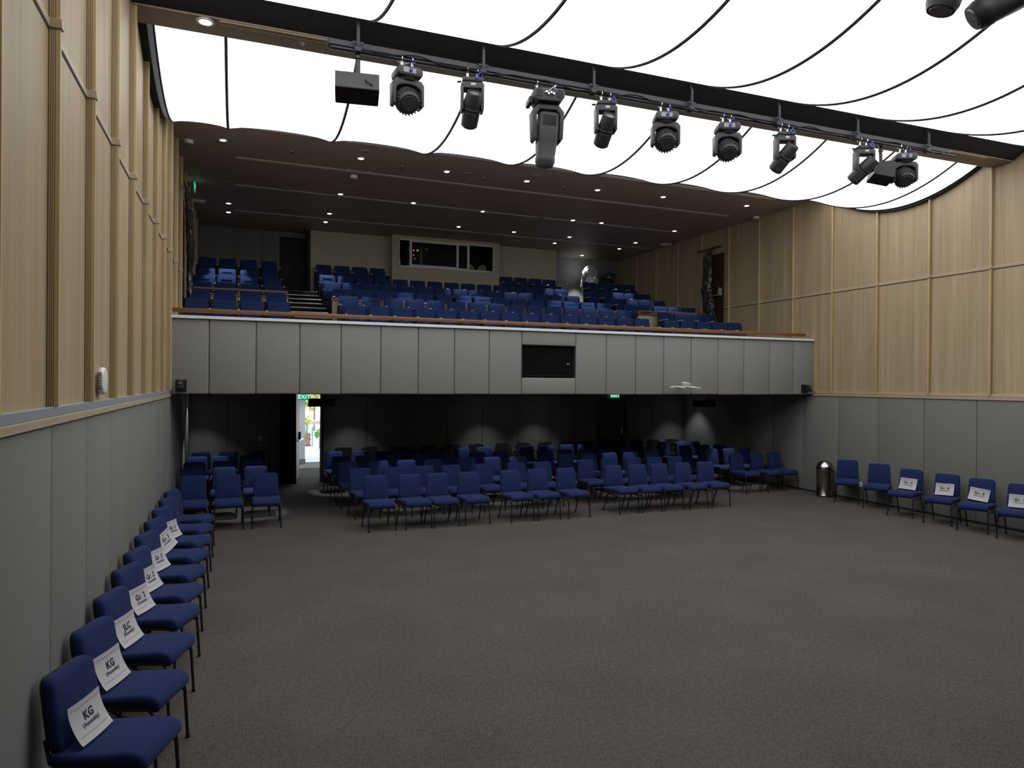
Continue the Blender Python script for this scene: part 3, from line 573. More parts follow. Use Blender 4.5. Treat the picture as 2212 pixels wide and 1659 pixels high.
def spot_light(x, label, lean=14, tiltf=-18, pan=-14, y=7.85):
    t = thing('spot_light', label, 'stage light', (x, y, 0), 0, 'moving head spotlights')
    for q in (-0.05, 0.07): clamp(t, q, 5.93)
    rz = Matrix.Rotation(R(pan), 4, 'Z')
    bm = NB(); add_prism(bm, rrect(0.24, 0.05, 0.02, 4, 0, 5.93), 1, -0.10, 0.10, 0.012, 2); add_tube(bm, [(-0.13, 0, 5.93), (-0.16, 0, 5.925), (-0.175, 0, 5.925)], 0.012, 6); bmesh.ops.transform(bm, matrix=rz, verts=bm.verts[:]); obj('base', bm, 'fixture', t)
    bm = NB(); add_box2(bm, (0.03, -0.115, 5.925), (0.06, -0.09, 5.96), bev=0.006); add_tube(bm, [(0.045, -0.1, 5.95), (0.09, -0.08, 6.02), (0.11, -0.02, 6.03), (0.13, -0.05, 5.94)], 0.005, 6); bmesh.ops.transform(bm, matrix=rz, verts=bm.verts[:]); obj('plug', bm, 'bluecable', t)
    bm = NB(); add_prism(bm, [(-0.135, 5.88), (-0.11, 5.915), (0.11, 5.915), (0.135, 5.88), (0.135, 5.60), (0.12, 5.58), (0.10, 5.58), (0.10, 5.83), (-0.10, 5.83), (-0.10, 5.58), (-0.12, 5.58), (-0.135, 5.60)], 1, -0.085, 0.085, 0.012, 2); bmesh.ops.transform(bm, matrix=rz, verts=bm.verts[:]); yk = obj('yoke', bm, 'fixture2', t)
    bm = NB()
    for q in range(3): add_box2(bm, (-0.02, -0.0875, 5.862 + 0.01 * q), (0.035, -0.085, 5.868 + 0.01 * q))
    bmesh.ops.transform(bm, matrix=rz, verts=bm.verts[:]); obj('badge', bm, 'whiteplastic', yk)
    mt = rz @ Matrix.Translation((0, -0.02, 5.63)) @ Matrix.Rotation(R(lean), 4, 'Y') @ Matrix.Rotation(R(-tiltf), 4, 'X')
    bm = NB(); add_lathe(bm, [(0.0, -0.24), (0.075, -0.24), (0.098, -0.22), (0.103, -0.02), (0.106, -0.015), (0.106, 0.0), (0.100, 0.005), (0.088, 0.17), (0.080, 0.18), (0.070, 0.18), (0.066, 0.165), (0.0, 0.165)], 28, mt); hd = obj('lamp_head', bm, 'fixture', t)
    bm = NB(); add_lathe(bm, [(0.0, 0.172), (0.03, 0.174), (0.055, 0.168), (0.06, 0.16), (0.0, 0.16)], 20, mt); obj('lens', bm, 'lens', hd)
    bm = NB(); add_box(bm, mt @ Vector((0, -0.1, -0.12)), (0.11, 0.012, 0.17), rot=mt.to_3x3(), bev=0.005); obj('rear_cover', bm, 'fixture2', hd)
    return t
def beam_light(x, label, y=7.85, z=0.0, pan=-10, s=1.0, head_rot=(6, 2)):
    t = thing('beam_light', label, 'stage light', (x, y, z), 0, 'large moving head beam lights')
    if s == 1.0:
        for q in (-0.12, 0.12): clamp(t, q, 5.93)
    rz = Matrix.Rotation(R(pan), 4, 'Z')
    bm = NB(); add_prism(bm, [(-0.19, 5.86), (-0.19, 5.93), (-0.16, 5.95), (0.16, 5.95), (0.19, 5.93), (0.19, 5.86), (0.14, 5.80), (-0.14, 5.80)], 1, -0.16, 0.14, 0.012, 2); add_box2(bm, (-0.23, -0.05, 5.80), (-0.18, 0.16, 5.88), bev=0.01); bmesh.ops.transform(bm, matrix=rz, verts=bm.verts[:]); bs = obj('base', bm, 'fixture2', t)
    for q in (-0.125, 0.125):
        bm = NB(); add_prism(bm, rrect(0.075, 0.085, 0.02, 4, q, 5.885), 1, -0.168, -0.155); bmesh.ops.transform(bm, matrix=rz, verts=bm.verts[:]); obj('fan_grille', bm, 'black', bs)
    bm = NB()
    for q in (-0.05, -0.02, 0.01, 0.04): add_lathe(bm, [(0, 0), (0.012, 0), (0.012, 0.04), (0, 0.04)], 10, Matrix.Translation((q, -0.155, 5.88 + 0.01 * math.sin(q * 90))) @ Matrix.Rotation(R(90), 4, 'X'))
    add_tube(bm, [(0.0, -0.18, 5.89), (0.06, -0.2, 5.97), (0.1, -0.1, 6.03), (0.05, 0, 6.08)], 0.006, 6); add_tube(bm, [(-0.03, -0.18, 5.89), (0.04, -0.2, 5.95), (0.09, -0.15, 6.0), (0.11, 0.0, 6.07)], 0.006, 6)
    bmesh.ops.transform(bm, matrix=rz, verts=bm.verts[:]); obj('connector', bm, 'chrome', bs)
    bm = NB(); add_prism(bm, [(-0.20, 5.70), (-0.13, 5.78), (0.13, 5.78), (0.20, 5.70), (0.185, 5.38), (0.16, 5.345), (0.135, 5.37), (0.14, 5.67), (0.10, 5.715), (-0.10, 5.715), (-0.14, 5.67), (-0.135, 5.37), (-0.16, 5.345), (-0.185, 5.38)], 1, -0.10, 0.10, 0.014, 2); bmesh.ops.transform(bm, matrix=rz, verts=bm.verts[:]); obj('yoke', bm, 'fixture', t)
    mt = rz @ Matrix.Translation((0, -0.02, 5.47)) @ Matrix.Rotation(R(head_rot[0]), 4, 'X') @ Matrix.Rotation(R(head_rot[1]), 4, 'Y')
    bm = NB(); secs = []
    for zz, ww, dd in ((0.22, 0.19, 0.15), (0.20, 0.235, 0.20), (0.05, 0.25, 0.23), (-0.12, 0.245, 0.23), (-0.30, 0.235, 0.215), (-0.315, 0.245, 0.225), (-0.36, 0.24, 0.22), (-0.41, 0.20, 0.19)):
        secs.append([bm.verts.new(mt @ Vector((px, py, zz))) for px, py in rrect(ww, dd, min(ww, dd) * (0.25 if zz > -0.2 else 0.48), 4)])
    for a, b in zip(secs, secs[1:]):
        for k in range(len(a)): bm.faces.new((a[k], a[(k + 1) % len(a)], b[(k + 1) % len(a)], b[k]))
    bm.faces.new(secs[0]); bm.faces.new(secs[-1][::-1]); hd = obj('lamp_head', bm, 'fixture2', t)
    bm = NB()
    for k in range(6): add_box(bm, mt @ Vector((-0.075 + 0.03 * k, -0.118, 0.12)), (0.022, 0.008, 0.12), rot=mt.to_3x3(), bev=0.002)
    obj('grille', bm, 'black', hd)
    bm = NB(); add_lathe(bm, [(0.0, -0.418), (0.078, -0.418), (0.086, -0.405), (0.0, -0.405)], 24, mt); obj('lens', bm, 'lens', hd)
    return t
def speaker(x, y, z, rz, lean, label, pole=True):
    t = thing('loudspeaker', label, 'speaker', (x, y, z), 0, 'hanging loudspeakers')
    mt = Matrix.Rotation(R(rz), 4, 'Z') @ Matrix.Rotation(R(lean), 4, 'X')
    bm = NB(); add_prism(bm, [(-0.13, -0.12), (-0.16, 0.10), (-0.10, 0.14), (0.10, 0.14), (0.15, -0.02)], 0, -0.235, 0.235); bmesh.ops.transform(bm, matrix=mt, verts=bm.verts[:]); cb = obj('cabinet', bm, 'fixture', t)
    bm = NB(); add_lathe(bm, [(0, 0), (0.026, 0), (0.026, 0.006), (0, 0.006)], 16, mt @ Matrix.Translation((-0.11, -0.137, 0.12)) @ Matrix.Rotation(R(60), 4, 'X')); obj('port', bm, 'black', cb)
    bm = NB(); add_prism(bm, [(-0.132, -0.121), (0.152, -0.021), (0.150, -0.032), (-0.130, -0.134)], 0, -0.228, 0.228); bmesh.ops.transform(bm, matrix=mt, verts=bm.verts[:]); obj('grille', bm, 'curtain', cb)
    bm = NB(); add_tube(bm, [(0.01, 0.0, 0.12), (0.01, 0.02, 6.068 - z)], 0.026, 12); add_box2(bm, (-0.035, -0.03, 0.10), (0.055, 0.05, 0.16), bev=0.008); add_tube(bm, [(0.01, 0.01, 0.385), (0.01, 0.01, 0.36)], 0.036, 12); obj('pole', bm, 'leg', t)
    bm = NB(); add_tube(bm, [(0.03, -0.03, 0.15), (0.08, -0.17, 0.05), (0.14, -0.18, 0.02)], 0.008, 6); obj('cable', bm, 'leg', t)
    return t
speaker(1.21, 7.88, 5.63, -8, -32, 'black wedge loudspeaker on a drop pole at the pipe\'s left end')
wash_light(1.76, 'round ribbed wash light beside the loudspeaker, leftmost of the wash lights', 6, 10)
spot_light(2.53, 'cylindrical spotlight left of the large beam light, lens turned up', 9, -44, -14)
beam_light(3.48, 'large tapered beam light pointing straight down from the pipe')
spot_light(4.29, 'cylindrical spotlight just right of the large beam light', 11, -46, -16)
wash_light(5.17, 'round wash light above the thin hanging wire', -20, 10)
wash_light(6.15, 'round wash light third from the left on the pipe', -20, 6)
spot_light(7.13, 'leaning spotlight between the third wash light and the bright beam downlight', 30, -38, -20)
spot_light(8.61, 'leaning spotlight beside the rightmost wash light', 40, -32, -22)
wash_light(9.42, 'round wash light at the pipe\'s right end beside the loudspeaker', -28, 4)
speaker(9.06, 7.95, 5.62, 55, -5, 'black wedge loudspeaker behind the rightmost wash light')
# near fixtures at the top right
t = thing('near_lighting_bar', 'black lighting pipe above the near fixtures at the top right', 'lighting bar', (0, 3.88, 0))
bm = NB(); add_tube(bm, [(0.92, 0, 6.068), (10.55, 0, 6.068)], 0.023, 12); obj('pipe', bm, 'leg', t)
for k in range(4):
    bm = NB(); x = 1.21 + 2.9 * k; add_tube(bm, [(x, 0.0, 6.05), (x, 0.05, 6.40), (x, 0.2, 6.45)], 0.02, 8); obj('bracket', bm, 'duct', t)
t.location.z = 0.18
o = beam_light(6.0, 'large black beam light cut off by the top right corner', 3.85, 0.23, -40, 1.01, (6, 60)); o.scale = (1.12, 1.12, 1.0)
beam_light(5.15, 'dark pointed fixture tip at the top edge left of the corner light', 3.85, 0.25, -20, 1.01, (4, 16))

# hanging wire and white device at the balcony front
bm = NB(); add_tube(bm, [(5.32, 7.86, 6.0), (5.32, 7.86, 5.15)], 0.0015, 5); tag(obj('hanging_wire', bm, 'whiteplastic'), 'thin pale wire hanging from the lighting pipe', 'wire')
t = thing('white_device', 'white ring shaped device with tilted cap in front of the balcony panels', 'device', (8.6, 12.26, 2.36))
bm = NB()
for cx_, rx in ((-0.19, 0.16), (0.10, 0.16)): add_tube(bm, [(cx_ + rx * math.cos(a), 0.10 * math.sin(a), 0.012 * math.sin(a * 2) + 0.006) for a in [2 * math.pi * k / 28 for k in range(28)]], 0.012, 6, closed=True)
add_tube(bm, [(0.2, -0.02, 0.0), (0.36, -0.03, -0.01)], 0.011, 6); obj('ring', bm, 'whiteplastic', t)
bm = NB(); add_lathe(bm, [(0.0, -0.05), (0.055, -0.045), (0.09, -0.01), (0.105, 0.03), (0.10, 0.04), (0.0, 0.045)], 24, Matrix.Translation((0.02, 0, 0.055)) @ Matrix.Rotation(R(14), 4, 'Y')); obj('cap', bm, 'whiteplastic', t)
bm = NB(); add_tube(bm, [(0.02, 0.02, 0.02), (0.02, 0.27, 0.0)], 0.012, 6); obj('bracket', bm, 'greyplastic', t)

# screen in the balcony front
t = thing('wall_screen', 'black flat screen recessed in the balcony front', 'screen', (5.645, YF + 0.13, 2.56))
bm = NB(); add_box2(bm, (-0.52, 0.0, 0.0), (0.52, 0.05, 0.565), bev=0.006); obj('frame', bm, 'black', t)
bm = NB(); add_box2(bm, (-0.50, -0.004, 0.02), (0.50, 0.0, 0.55)); obj('panel', bm, 'screen', t)
bm = NB(); add_box2(bm, (0.44, -0.006, 0.245), (0.48, -0.003, 0.262)); obj('badge', bm, 'whiteplastic', t)
# small cameras on brackets at both ends of the balcony front
for x, lab in ((-0.84, 'left'), (12.02, 'right')):
    s = 1 if lab == 'left' else -1
    t = thing('tracking_camera', f'small black bracket camera at the {lab} end of the balcony front', 'camera', (x, YF - 0.02, 2.25), group='cameras on the balcony front')
    bm = NB(); add_box2(bm, (-0.10 * (s > 0) - 0.15 * (s < 0) + 0.02, 0.0, 0.0), (0.08 if s > 0 else 0.02, 0.015, 0.19)); add_box2(bm, (-0.06, -0.13, 0.03), (0.06, 0.005, 0.05)); obj('bracket', bm, 'leg', t)
    bm = NB(); add_box2(bm, (-0.05, -0.13, 0.05), (0.05, -0.03, 0.10), bev=0.012, seg=2); add_lathe(bm, [(0, -0.055), (0.045, -0.05), (0.055, 0.0), (0.045, 0.05), (0, 0.055)], 18, Matrix.Translation((0.0, -0.08, 0.135)) @ Matrix.Rotation(R(90), 4, 'X')); obj('body', bm, 'fixture', t)
    bm = NB(); add_lathe(bm, [(0, 0.055), (0.025, 0.055), (0.022, 0.065), (0, 0.065)], 14, Matrix.Translation((0.0, -0.08, 0.135)) @ Matrix.Rotation(R(90), 4, 'X')); obj('lens', bm, 'lens', t)

# wifi box on the left wall
t = thing('wall_unit', 'white rounded plastic unit fixed to the left wood wall', 'wall unit', (XL, 6.43, 2.31))
bm = NB(); add_prism(bm, rrect(0.20, 0.215, 0.075, 6, 0, 0.11), 0, 0.012, 0.058, 0.02, 3); obj('cover', bm, 'whiteplastic', t)
bm = NB(); add_prism(bm, rrect(0.17, 0.19, 0.065, 6, 0, 0.11), 0, 0.0, 0.014); obj('back_plate', bm, 'greyplastic', t)
bm = NB()
for k in range(9): add_box(bm, (0.030, -0.099, 0.045 + 0.016 * k), (0.03, 0.006, 0.005), rot=Matrix.Rotation(R(25), 3, 'X'))
obj('vent', bm, 'groove', t)

# ------------------------------------------------------------------ ceiling lamps
def downlight(x, y, z, label, group, power, size, r=0.06, blend=0.35, es='lamp', tilt=(0, 0)):
    t = thing('downlight', label, 'downlight', (x, y, z), 0, group)
    bm = NB(); add_lathe(bm, [(r * 0.82, -0.002), (r * 0.86, -0.012), (r * 1.2, -0.012), (r * 1.25, 0.0)], 20); obj('trim_ring', bm, 'whiteplastic', t)
    bm = NB(); add_lathe(bm, [(0.0, -0.018), (r * 0.5, -0.016), (r * 0.8, -0.006), (r * 0.8, 0.0), (0.0, 0.0)], 20); obj('lens', bm, es, t)
    l = bpy.data.lights.new('downlight_beam', 'SPOT'); l.energy = power; l.spot_size = R(size); l.spot_blend = blend; l.shadow_soft_size = 0.04; l.color = (0.92, 0.97, 1.0)
    o = bpy.data.objects.new('downlight_beam', l); C.objects.link(o); o.parent = t; o.location = (0, 0, -0.03); o.rotation_euler = (R(tilt[0]), R(tilt[1]), 0)
    return t
front = [(-0.26, 13.39), (2.15, 13.48), (3.88, 13.65), (5.61, 13.65), (7.29, 13.68), (8.92, 13.61), (11.16, 13.51)]
mid = [(2.14, 16.22), (3.84, 16.34), (5.61, 16.48), (8.06, 16.45), (8.88, 16.43), (11.19, 16.5)]
back = [(-0.22, 18.1), (2.13, 18.2), (5.56, 18.35), (7.18, 18.38), (8.9, 18.38), (11.07, 18.34)]
last = [(-0.23, 19.05), (2.15, 19.2), (8.88, 19.35), (11.1, 19.36)]
for rowname, L in (('front', front), ('second', mid), ('third', back), ('fourth', last)):
    for k, (x, y) in enumerate(L):
        downlight(x, y, ZC, f'round lit downlight, {ORD[k]} from left in the {rowname} row of the balcony ceiling', 'balcony ceiling downlights', SPOT_UP, 36)
downlight(10.56, 20.85, ZC, 'round lit downlight deep in the upper right recess', 'balcony ceiling downlights', SPOT_UP * 1.1, 58)
for k, x in enumerate((-0.34, 8.61, 10.72)):
    downlight(x, 8.18, 6.2415, f'round lit downlight, {ORD[k]} from left in the beam soffit', 'beam soffit downlights', SPOT_BEAM, 60, 0.075)
# lamps in the underside of the balcony (their pools fall on chairs and wall)
under = [(0.1, 13.78), (3.12, 13.85), (5.12, 13.85), (8.1, 13.9), (11.2, 13.95), (-0.62, 15.72), (2.3, 15.95), (5.45, 16.1), (7.85, 16.2), (11.35, 16.05)]
for k, (x, y) in enumerate(under):
    downlight(x, y, SOFFIT, f'recessed downlight under the balcony, {ORD[k % 5]} from left in the {"front" if k < 5 else "middle"} soffit row', 'balcony soffit downlights', SPOT_DOWN, 44, 0.05)
for k, x in enumerate((-0.75, 2.55, 5.95, 7.45, 11.75)):
    downlight(x, 16.75, SOFFIT, f'recessed downlight under the balcony, {ORD[k]} from left beside the rear wall', 'balcony soffit downlights', SPOT_DOWN * 0.35, 84, 0.05, blend=0.6)
for k, (x, y) in enumerate(((2.3, 19.0), (2.3, 20.8), (4.5, 19.8))):  # added lamps with no known fitting, brighten the lobby pier and carpet
    downlight(x, y, 2.25, f'fill light added in the lobby beyond the doorway, {ORD[k]} from the door', 'added lobby fill lights', 60, 150, 0.06, blend=0.8)
# other ceiling fittings
for k, (x, y) in enumerate([(2.15, 13.03), (4.31, 13.62), (5.63, 13.24), (0.99, 16.19), (0.97, 19.14), (-0.18, 16.17), (7.2, 16.47), (4.27, 18.29), (10.07, 16.45)]):
    nm = ['left of centre near the front slot', 'between the third and fourth front downlights', 'behind the front slot at centre', 'left behind the second slot', 'left beside the last slot', 'far left behind the second slot', 'right of centre in the second row', 'left of the control booth ceiling', 'right in the second row']
    bm = NB(); add_lathe(bm, [(0.0, -0.012), (0.08, -0.012), (0.095, 0.0), (0.0, 0.0)], 22); o = obj('ceiling_speaker', bm, 'greyplastic', loc=(x, y, ZC)); tag(o, 'flat grey round ceiling speaker, ' + nm[k], 'ceiling speaker', 'ceiling speakers')
for k, (x, y, lab) in enumerate([(-0.82, 13.64, 'at the left end of the balcony ceiling'), (2.2, 14.68, 'beside the second ceiling slot'), (12.12, 14.31, 'where the balcony ceiling meets the right wall')]):
    t = thing('dome_camera', 'small white dome camera ' + lab, 'camera', (x, y, ZC), 0, 'dome cameras')
    bm = NB(); add_lathe(bm, [(0.0, 0.0), (0.075, 0.0), (0.075, -0.05), (0.068, -0.06), (0.0, -0.06)], 20); obj('housing', bm, 'whiteplastic', t)
    bm = NB(); add_lathe(bm, [(0.055, -0.06), (0.05, -0.085), (0.03, -0.105), (0.0, -0.112)], 18); obj('dome', bm, 'lens', t)
for k, (x, y) in enumerate([(0.91, 13.47), (2.97, 13.6), (4.7, 13.73), (6.49, 13.72)]):
    t = thing('sprinkler', f'tiny dark ceiling sprinkler, {ORD[k]} from left behind the front slot', 'sprinkler', (x, y, ZC), 0, 'ceiling sprinklers')
    bm = NB(); add_tube(bm, [(0, 0, 0), (0, 0, -0.05)], 0.012, 8); obj('stem', bm, 'greyplastic', t)
    bm = NB(); add_lathe(bm, [(0, -0.05), (0.035, -0.052), (0.035, -0.056), (0, -0.056)], 12); obj('deflector', bm, 'black', t)
for x, y, lab in ((-0.87, 18.1, 'left'), (12.02, 18.15, 'right')):
    t = thing('ceiling_access_point', f'flat white rectangular unit on the balcony ceiling at the {lab} wall', 'wifi unit', (x, y, ZC), 0, 'ceiling wifi units')
    bm = NB(); add_box2(bm, (-0.15, -0.11, -0.05), (0.15, 0.11, 0.0), bev=0.02, seg=2); obj('body', bm, 'whiteplastic', t)
t = thing('beam_sprinkler', 'small pale sprinkler rose in the beam soffit near the trunking end', 'sprinkler', (0.66, 8.25, 6.242))
bm = NB(); add_lathe(bm, [(0, 0), (0.05, 0), (0.045, -0.012), (0.02, -0.014), (0.015, -0.05), (0, -0.05)], 16); obj('rose', bm, 'greyplastic', t)
for k, (x, y) in enumerate(((1.82, 8.29), (9.7, 8.2))):
    bm = NB(); add_lathe(bm, [(0.0, -0.02), (0.06, -0.015), (0.08, 0.0), (0.0, 0.0)], 20); o = obj('smoke_detector', bm, 'whiteplastic', loc=(x, y, 6.242)); tag(o, ('white round detector in the beam soffit above the leftmost wash light', 'white round detector in the beam soffit near its right end')[k], 'detector', 'soffit detectors')

# exit signs
def exit_sign(x, y, z, rz, label, w=0.30, h=0.13):
    t = thing('exit_sign', label, 'exit sign', (x, y, z), rz, 'green exit signs')
    bm = NB(); add_box2(bm, (-w / 2, -0.012, 0), (w / 2, 0.012, h), bev=0.003); obj('panel', bm, 'exit', t)
    for fy, rot in ((-0.0135, 0), (0.0135, 180)):
        bm = text_bm('EXIT', 0.125, 0.003); mt = Matrix.Translation((0, fy, h / 2)) @ Matrix.Rotation(R(rot), 4, 'Z') @ Matrix.Rotation(R(90), 4, 'X'); bmesh.ops.transform(bm, matrix=mt, verts=bm.verts[:]); obj('lettering', bm, 'exitwhite', t, smooth=0)
    bm = NB(); add_tube(bm, [(0, 0, h), (0, 0, h + 0.03)], 0.008, 6); obj('hanger', bm, 'greyplastic', t)
    return t
exit_sign(1.475, 17.30, 1.985, 0, 'green exit sign hanging in the open doorway', 0.27, 0.15)
exit_sign(9.90, YB - 0.06, 2.03, 0, 'green exit sign above the dark rear door', 0.27, 0.135)
exit_sign(-0.86, 16.3, 6.42, R(91.2), 'green exit sign seen edge on at the upper left wall', 0.28, 0.17)

# dark boxes hanging under the balcony
for x, y, lab in ((1.87, 17.25, 'in front of the open doorway'), (11.55, 15.6, 'in the dark right corner')):
    t = thing('hanging_speaker', f'black box speaker hanging under the balcony {lab}', 'speaker', (x, y, 1.83), 0, 'speakers under the balcony')
    bm = NB(); add_box2(bm, (-0.30, -0.10, 0), (0.30, 0.10, 0.19), bev=0.01); obj('cabinet', bm, 'curtain', t)
    bm = NB(); add_tube(bm, [(0.1, 0, 0.19), (0.1, 0, SOFFIT - 1.83)], 0.012, 6); obj('bracket', bm, 'curtain', t)
# curtain beside the doorway
t = thing('door_curtain', 'black floor length curtain gathered left of the open doorway', 'curtain', (1.13, 17.28, 0))
bm = NB(); top, bot = [], []
for k in range(61):
    u = k / 60; x = -0.20 + 0.38 * u; yy = 0.05 * math.sin(u * 38); top.append(bm.verts.new((x * 0.92, yy, 2.19))); bot.append(bm.verts.new((x * 1.02, yy * 1.2, 0.012)))
for k in range(60): bm.faces.new((top[k], top[k + 1], bot[k + 1], bot[k]))
bmesh.ops.solidify(bm, geom=bm.faces[:], thickness=0.01); obj('cloth', bm, 'curtain', t)
bm = NB(); add_tube(bm, [(-0.22, 0, 2.2), (0.22, 0, 2.2)], 0.012, 8); obj('rail', bm, 'leg', t)
# switches
for x, mm, lab in ((0.52, 'whiteplastic', 'pale light switch plate on the dark rear wall'), (0.66, 'greyplastic', 'dark control panel beside the pale switch plate')):
    t = thing('wall_switch', lab, 'switch', (x, YB - 0.035, 1.03)); bm = NB(); add_box2(bm, (-0.05, -0.012, 0), (0.05, 0.005, 0.10), bev=0.004); obj('plate', bm, mm, t)
    bm = NB(); add_box2(bm, (-0.03, -0.016, 0.025), (0.03, -0.011, 0.075), bev=0.003); obj('rocker', bm, 'greyplastic' if mm == 'whiteplastic' else 'black', t)
t = thing('wall_socket', 'white wall socket behind the chair beside the bin', 'socket', (XR - 0.035, 11.17, 0.30)); bm = NB(); add_box2(bm, (-0.012, -0.06, 0), (0.004, 0.06, 0.10), bev=0.004); obj('plate', bm, 'whiteplastic', t)

# upstairs right wall door with wrapped object, and the left one
bm = NB(); add_box2(bm, (XR - 0.02, 15.71, 4.02), (XR + 0.02, 16.68, 6.0)); d4 = struct('door_4', bm, 'doorwood', 'dark brown upper door in the right wood wall')
bm = NB(); add_tube(bm, [(XR - 0.10, 15.85, 4.86), (XR - 0.10, 16.6, 4.86)], 0.016); add_box2(bm, (XR - 0.11, 16.58, 4.84), (XR, 16.64, 5.05), bev=0.01); add_box2(bm, (XR - 0.11, 15.78, 4.84), (XR, 15.84, 5.05), bev=0.01); obj('push_bar', bm, 'greyplastic', d4)
bm = NB(); add_box2(bm, (XL - 0.02, 15.0, 3.9), (XL + 0.02, 16.3, 6.0)); struct('door_5', bm, 'doorwood', 'dark brown upper door in the left wood wall')
def wrapped(x, y, s, label, pts, pole, m='darkfoil', seed=2):
    t = thing('wrapped_light_stand', label, 'wrapped equipment', (x, y, 0), 0)
    bm = NB(); n = 40; rings = []
    for (ya, za, ra), (yb, zb, rb) in zip(pts, pts[1:]):
        for q in range(8):
            f = q / 8; dy = ya + (yb - ya) * f; z = za + (zb - za) * f; r = ra + (rb - ra) * f; ring = []
            for k in range(n):
                a = 2 * math.pi * k / n; p3 = Vector((math.cos(a) * 1.6 + seed, math.sin(a) * 1.6, z * 5)); c = 1 + 0.45 * (abs(mn.noise(p3)) - 0.25) + 0.18 * mn.noise(p3 * 3)
                ring.append(bm.verts.new((s * (r * 0.5 * c) * math.cos(a) + s * r * 0.62, dy + r * c * math.sin(a), z)))
            rings.append(ring)
    for a, b in zip(rings, rings[1:]):
        for k in range(n): bm.faces.new((a[k], a[(k + 1) % n], b[(k + 1) % n], b[k]))
    bm.faces.new(rings[0]); bm.faces.new(rings[-1]); obj('plastic_wrap', bm, m, t, smooth=60)
    bm = NB(); add_tube(bm, pole, 0.018, 8); obj('support_bar', bm, 'leg', t)
    return t
wrapped(XR - 0.085, 16.19, -1, 'dark object in glossy plastic wrap hanging before the upper right door', [(0.02, 6.16, 0.10), (0.0, 5.9, 0.13), (-0.02, 5.5, 0.16), (0.03, 5.1, 0.18), (-0.02, 4.8, 0.17), (-0.06, 4.65, 0.18), (-0.14, 4.4, 0.14), (-0.2, 4.28, 0.10), (-0.26, 4.1, 0.17)], [(-0.02, -0.47, 6.17), (-0.02, 0.59, 6.17)])
wrapped(XL + 0.085, 15.3, 1, 'black object in glossy plastic wrap hanging on the upper left wall', [(-0.6, 6.0, 0.07), (-0.5, 5.7, 0.11), (-0.3, 5.3, 0.13), (-0.2, 5.0, 0.15), (-0.1, 4.8, 0.13), (0.0, 4.6, 0.10), (0.0, 4.35, 0.12), (0.0, 4.1, 0.13), (0.0, 3.7, 0.1)], [(0.02, -1.0, 6.08), (0.02, 0.3, 6.08)], seed=4)
t = thing('covered_moving_light', 'silver plastic wrapped light standing behind the upper right seats', 'wrapped equipment', (10.8, 20.75, 4.80))
bm = NB(); rr = random.Random(9); n = 26; rings = []
prof_ = ((0.0, 0.16), (0.4, 0.17), (0.62, 0.25), (0.9, 0.275), (1.15, 0.265), (1.32, 0.235), (1.44, 0.16), (1.50, 0.07), (1.515, 0.0))
def pr(z):
    for (za, ra), (zb, rb) in zip(prof_, prof_[1:]):
        if za <= z <= zb: return ra + (rb - ra) * (z - za) / (zb - za)
    return 0.0
n = 64
for q in range(61):
    z = 1.512 * q / 60; r = max(pr(z), 0.01); ring = []
    for k in range(n):
        a = 2 * math.pi * k / n; p3 = Vector((math.cos(a) * 2.2, math.sin(a) * 2.2, z * 7 + math.cos(a * 2) * 0.8))
        f = 1 + 0.16 * (abs(mn.noise(p3)) * 2 - 0.6) + 0.07 * mn.noise(p3 * 3.1)
        ring.append(bm.verts.new((r * f * math.cos(a) * 1.05, r * f * math.sin(a), z)))
    rings.append(ring)
for a, b in zip(rings, rings[1:]):
    for k in range(n): bm.faces.new((a[k], a[(k + 1) % n], b[(k + 1) % n], b[k]))
bm.faces.new(rings[0]); bm.faces.new(rings[-1]); obj('plastic_wrap', bm, 'foil', t, smooth=60)
n = 26
t = thing('dark_covered_light', 'dark plastic covered light right of the silver wrapped one', 'wrapped equipment', (11.5, 20.75, 4.80))
bm = NB(); rings = []
for z, r in ((0.0, 0.12), (0.95, 0.12), (1.02, 0.2), (1.15, 0.24), (1.28, 0.2), (1.34, 0.05)):
    rings.append([bm.verts.new((r * math.cos(2 * math.pi * k / n) * rr.uniform(0.9, 1.05), r * math.sin(2 * math.pi * k / n) * rr.uniform(0.9, 1.05), z)) for k in range(n)])
for a, b in zip(rings, rings[1:]):
    for k in range(n): bm.faces.new((a[k], a[(k + 1) % n], b[(k + 1) % n], b[k]))
bm.faces.new(rings[0]); bm.faces.new(rings[-1]); obj('plastic_wrap', bm, 'darkfoil', t, smooth=35)

# bin on the right
t = thing('push_bin', 'round steel push bin with domed lid against the right wall', 'bin', (11.99, 11.9, 0), R(-135))
bm = NB(); add_lathe(bm, [(0.0, 0.0), (0.168, 0.0), (0.172, 0.02), (0.165, 0.03), (0.165, 0.52), (0.172, 0.53), (0.172, 0.55), (0.0, 0.55)], 36); obj('body', bm, 'steel', t)
bm = NB(); add_lathe(bm, [(0.170, 0.0), (0.178, 0.0), (0.178, 0.03), (0.17, 0.03)], 36); obj('base_ring', bm, 'black', t)
bm = NB(); add_lathe(bm, [(0.176, 0.55), (0.176, 0.61), (0.168, 0.665), (0.145, 0.72), (0.105, 0.762), (0.055, 0.785), (0.0, 0.79)], 36); obj('domed_lid', bm, 'steel', t)
bm = NB(); add_lathe(bm, [(0.1775, 0.548), (0.179, 0.552), (0.179, 0.575), (0.1775, 0.58)], 36); obj('band', bm, 'black', t)
bm = NB(); g = []
for i in range(9):
    row = []
    for j in range(9):
        u = (i / 8 - 0.5) * 2; v = j / 8; a = u * (0.62 - 0.2 * v); el = R(18 + 46 * v); rr_ = 0.181
        row.append(bm.verts.new((rr_ * math.cos(a) * math.cos(el), rr_ * math.sin(a) * math.cos(el), 0.605 + 0.186 * math.sin(el))))
    g.append(row)
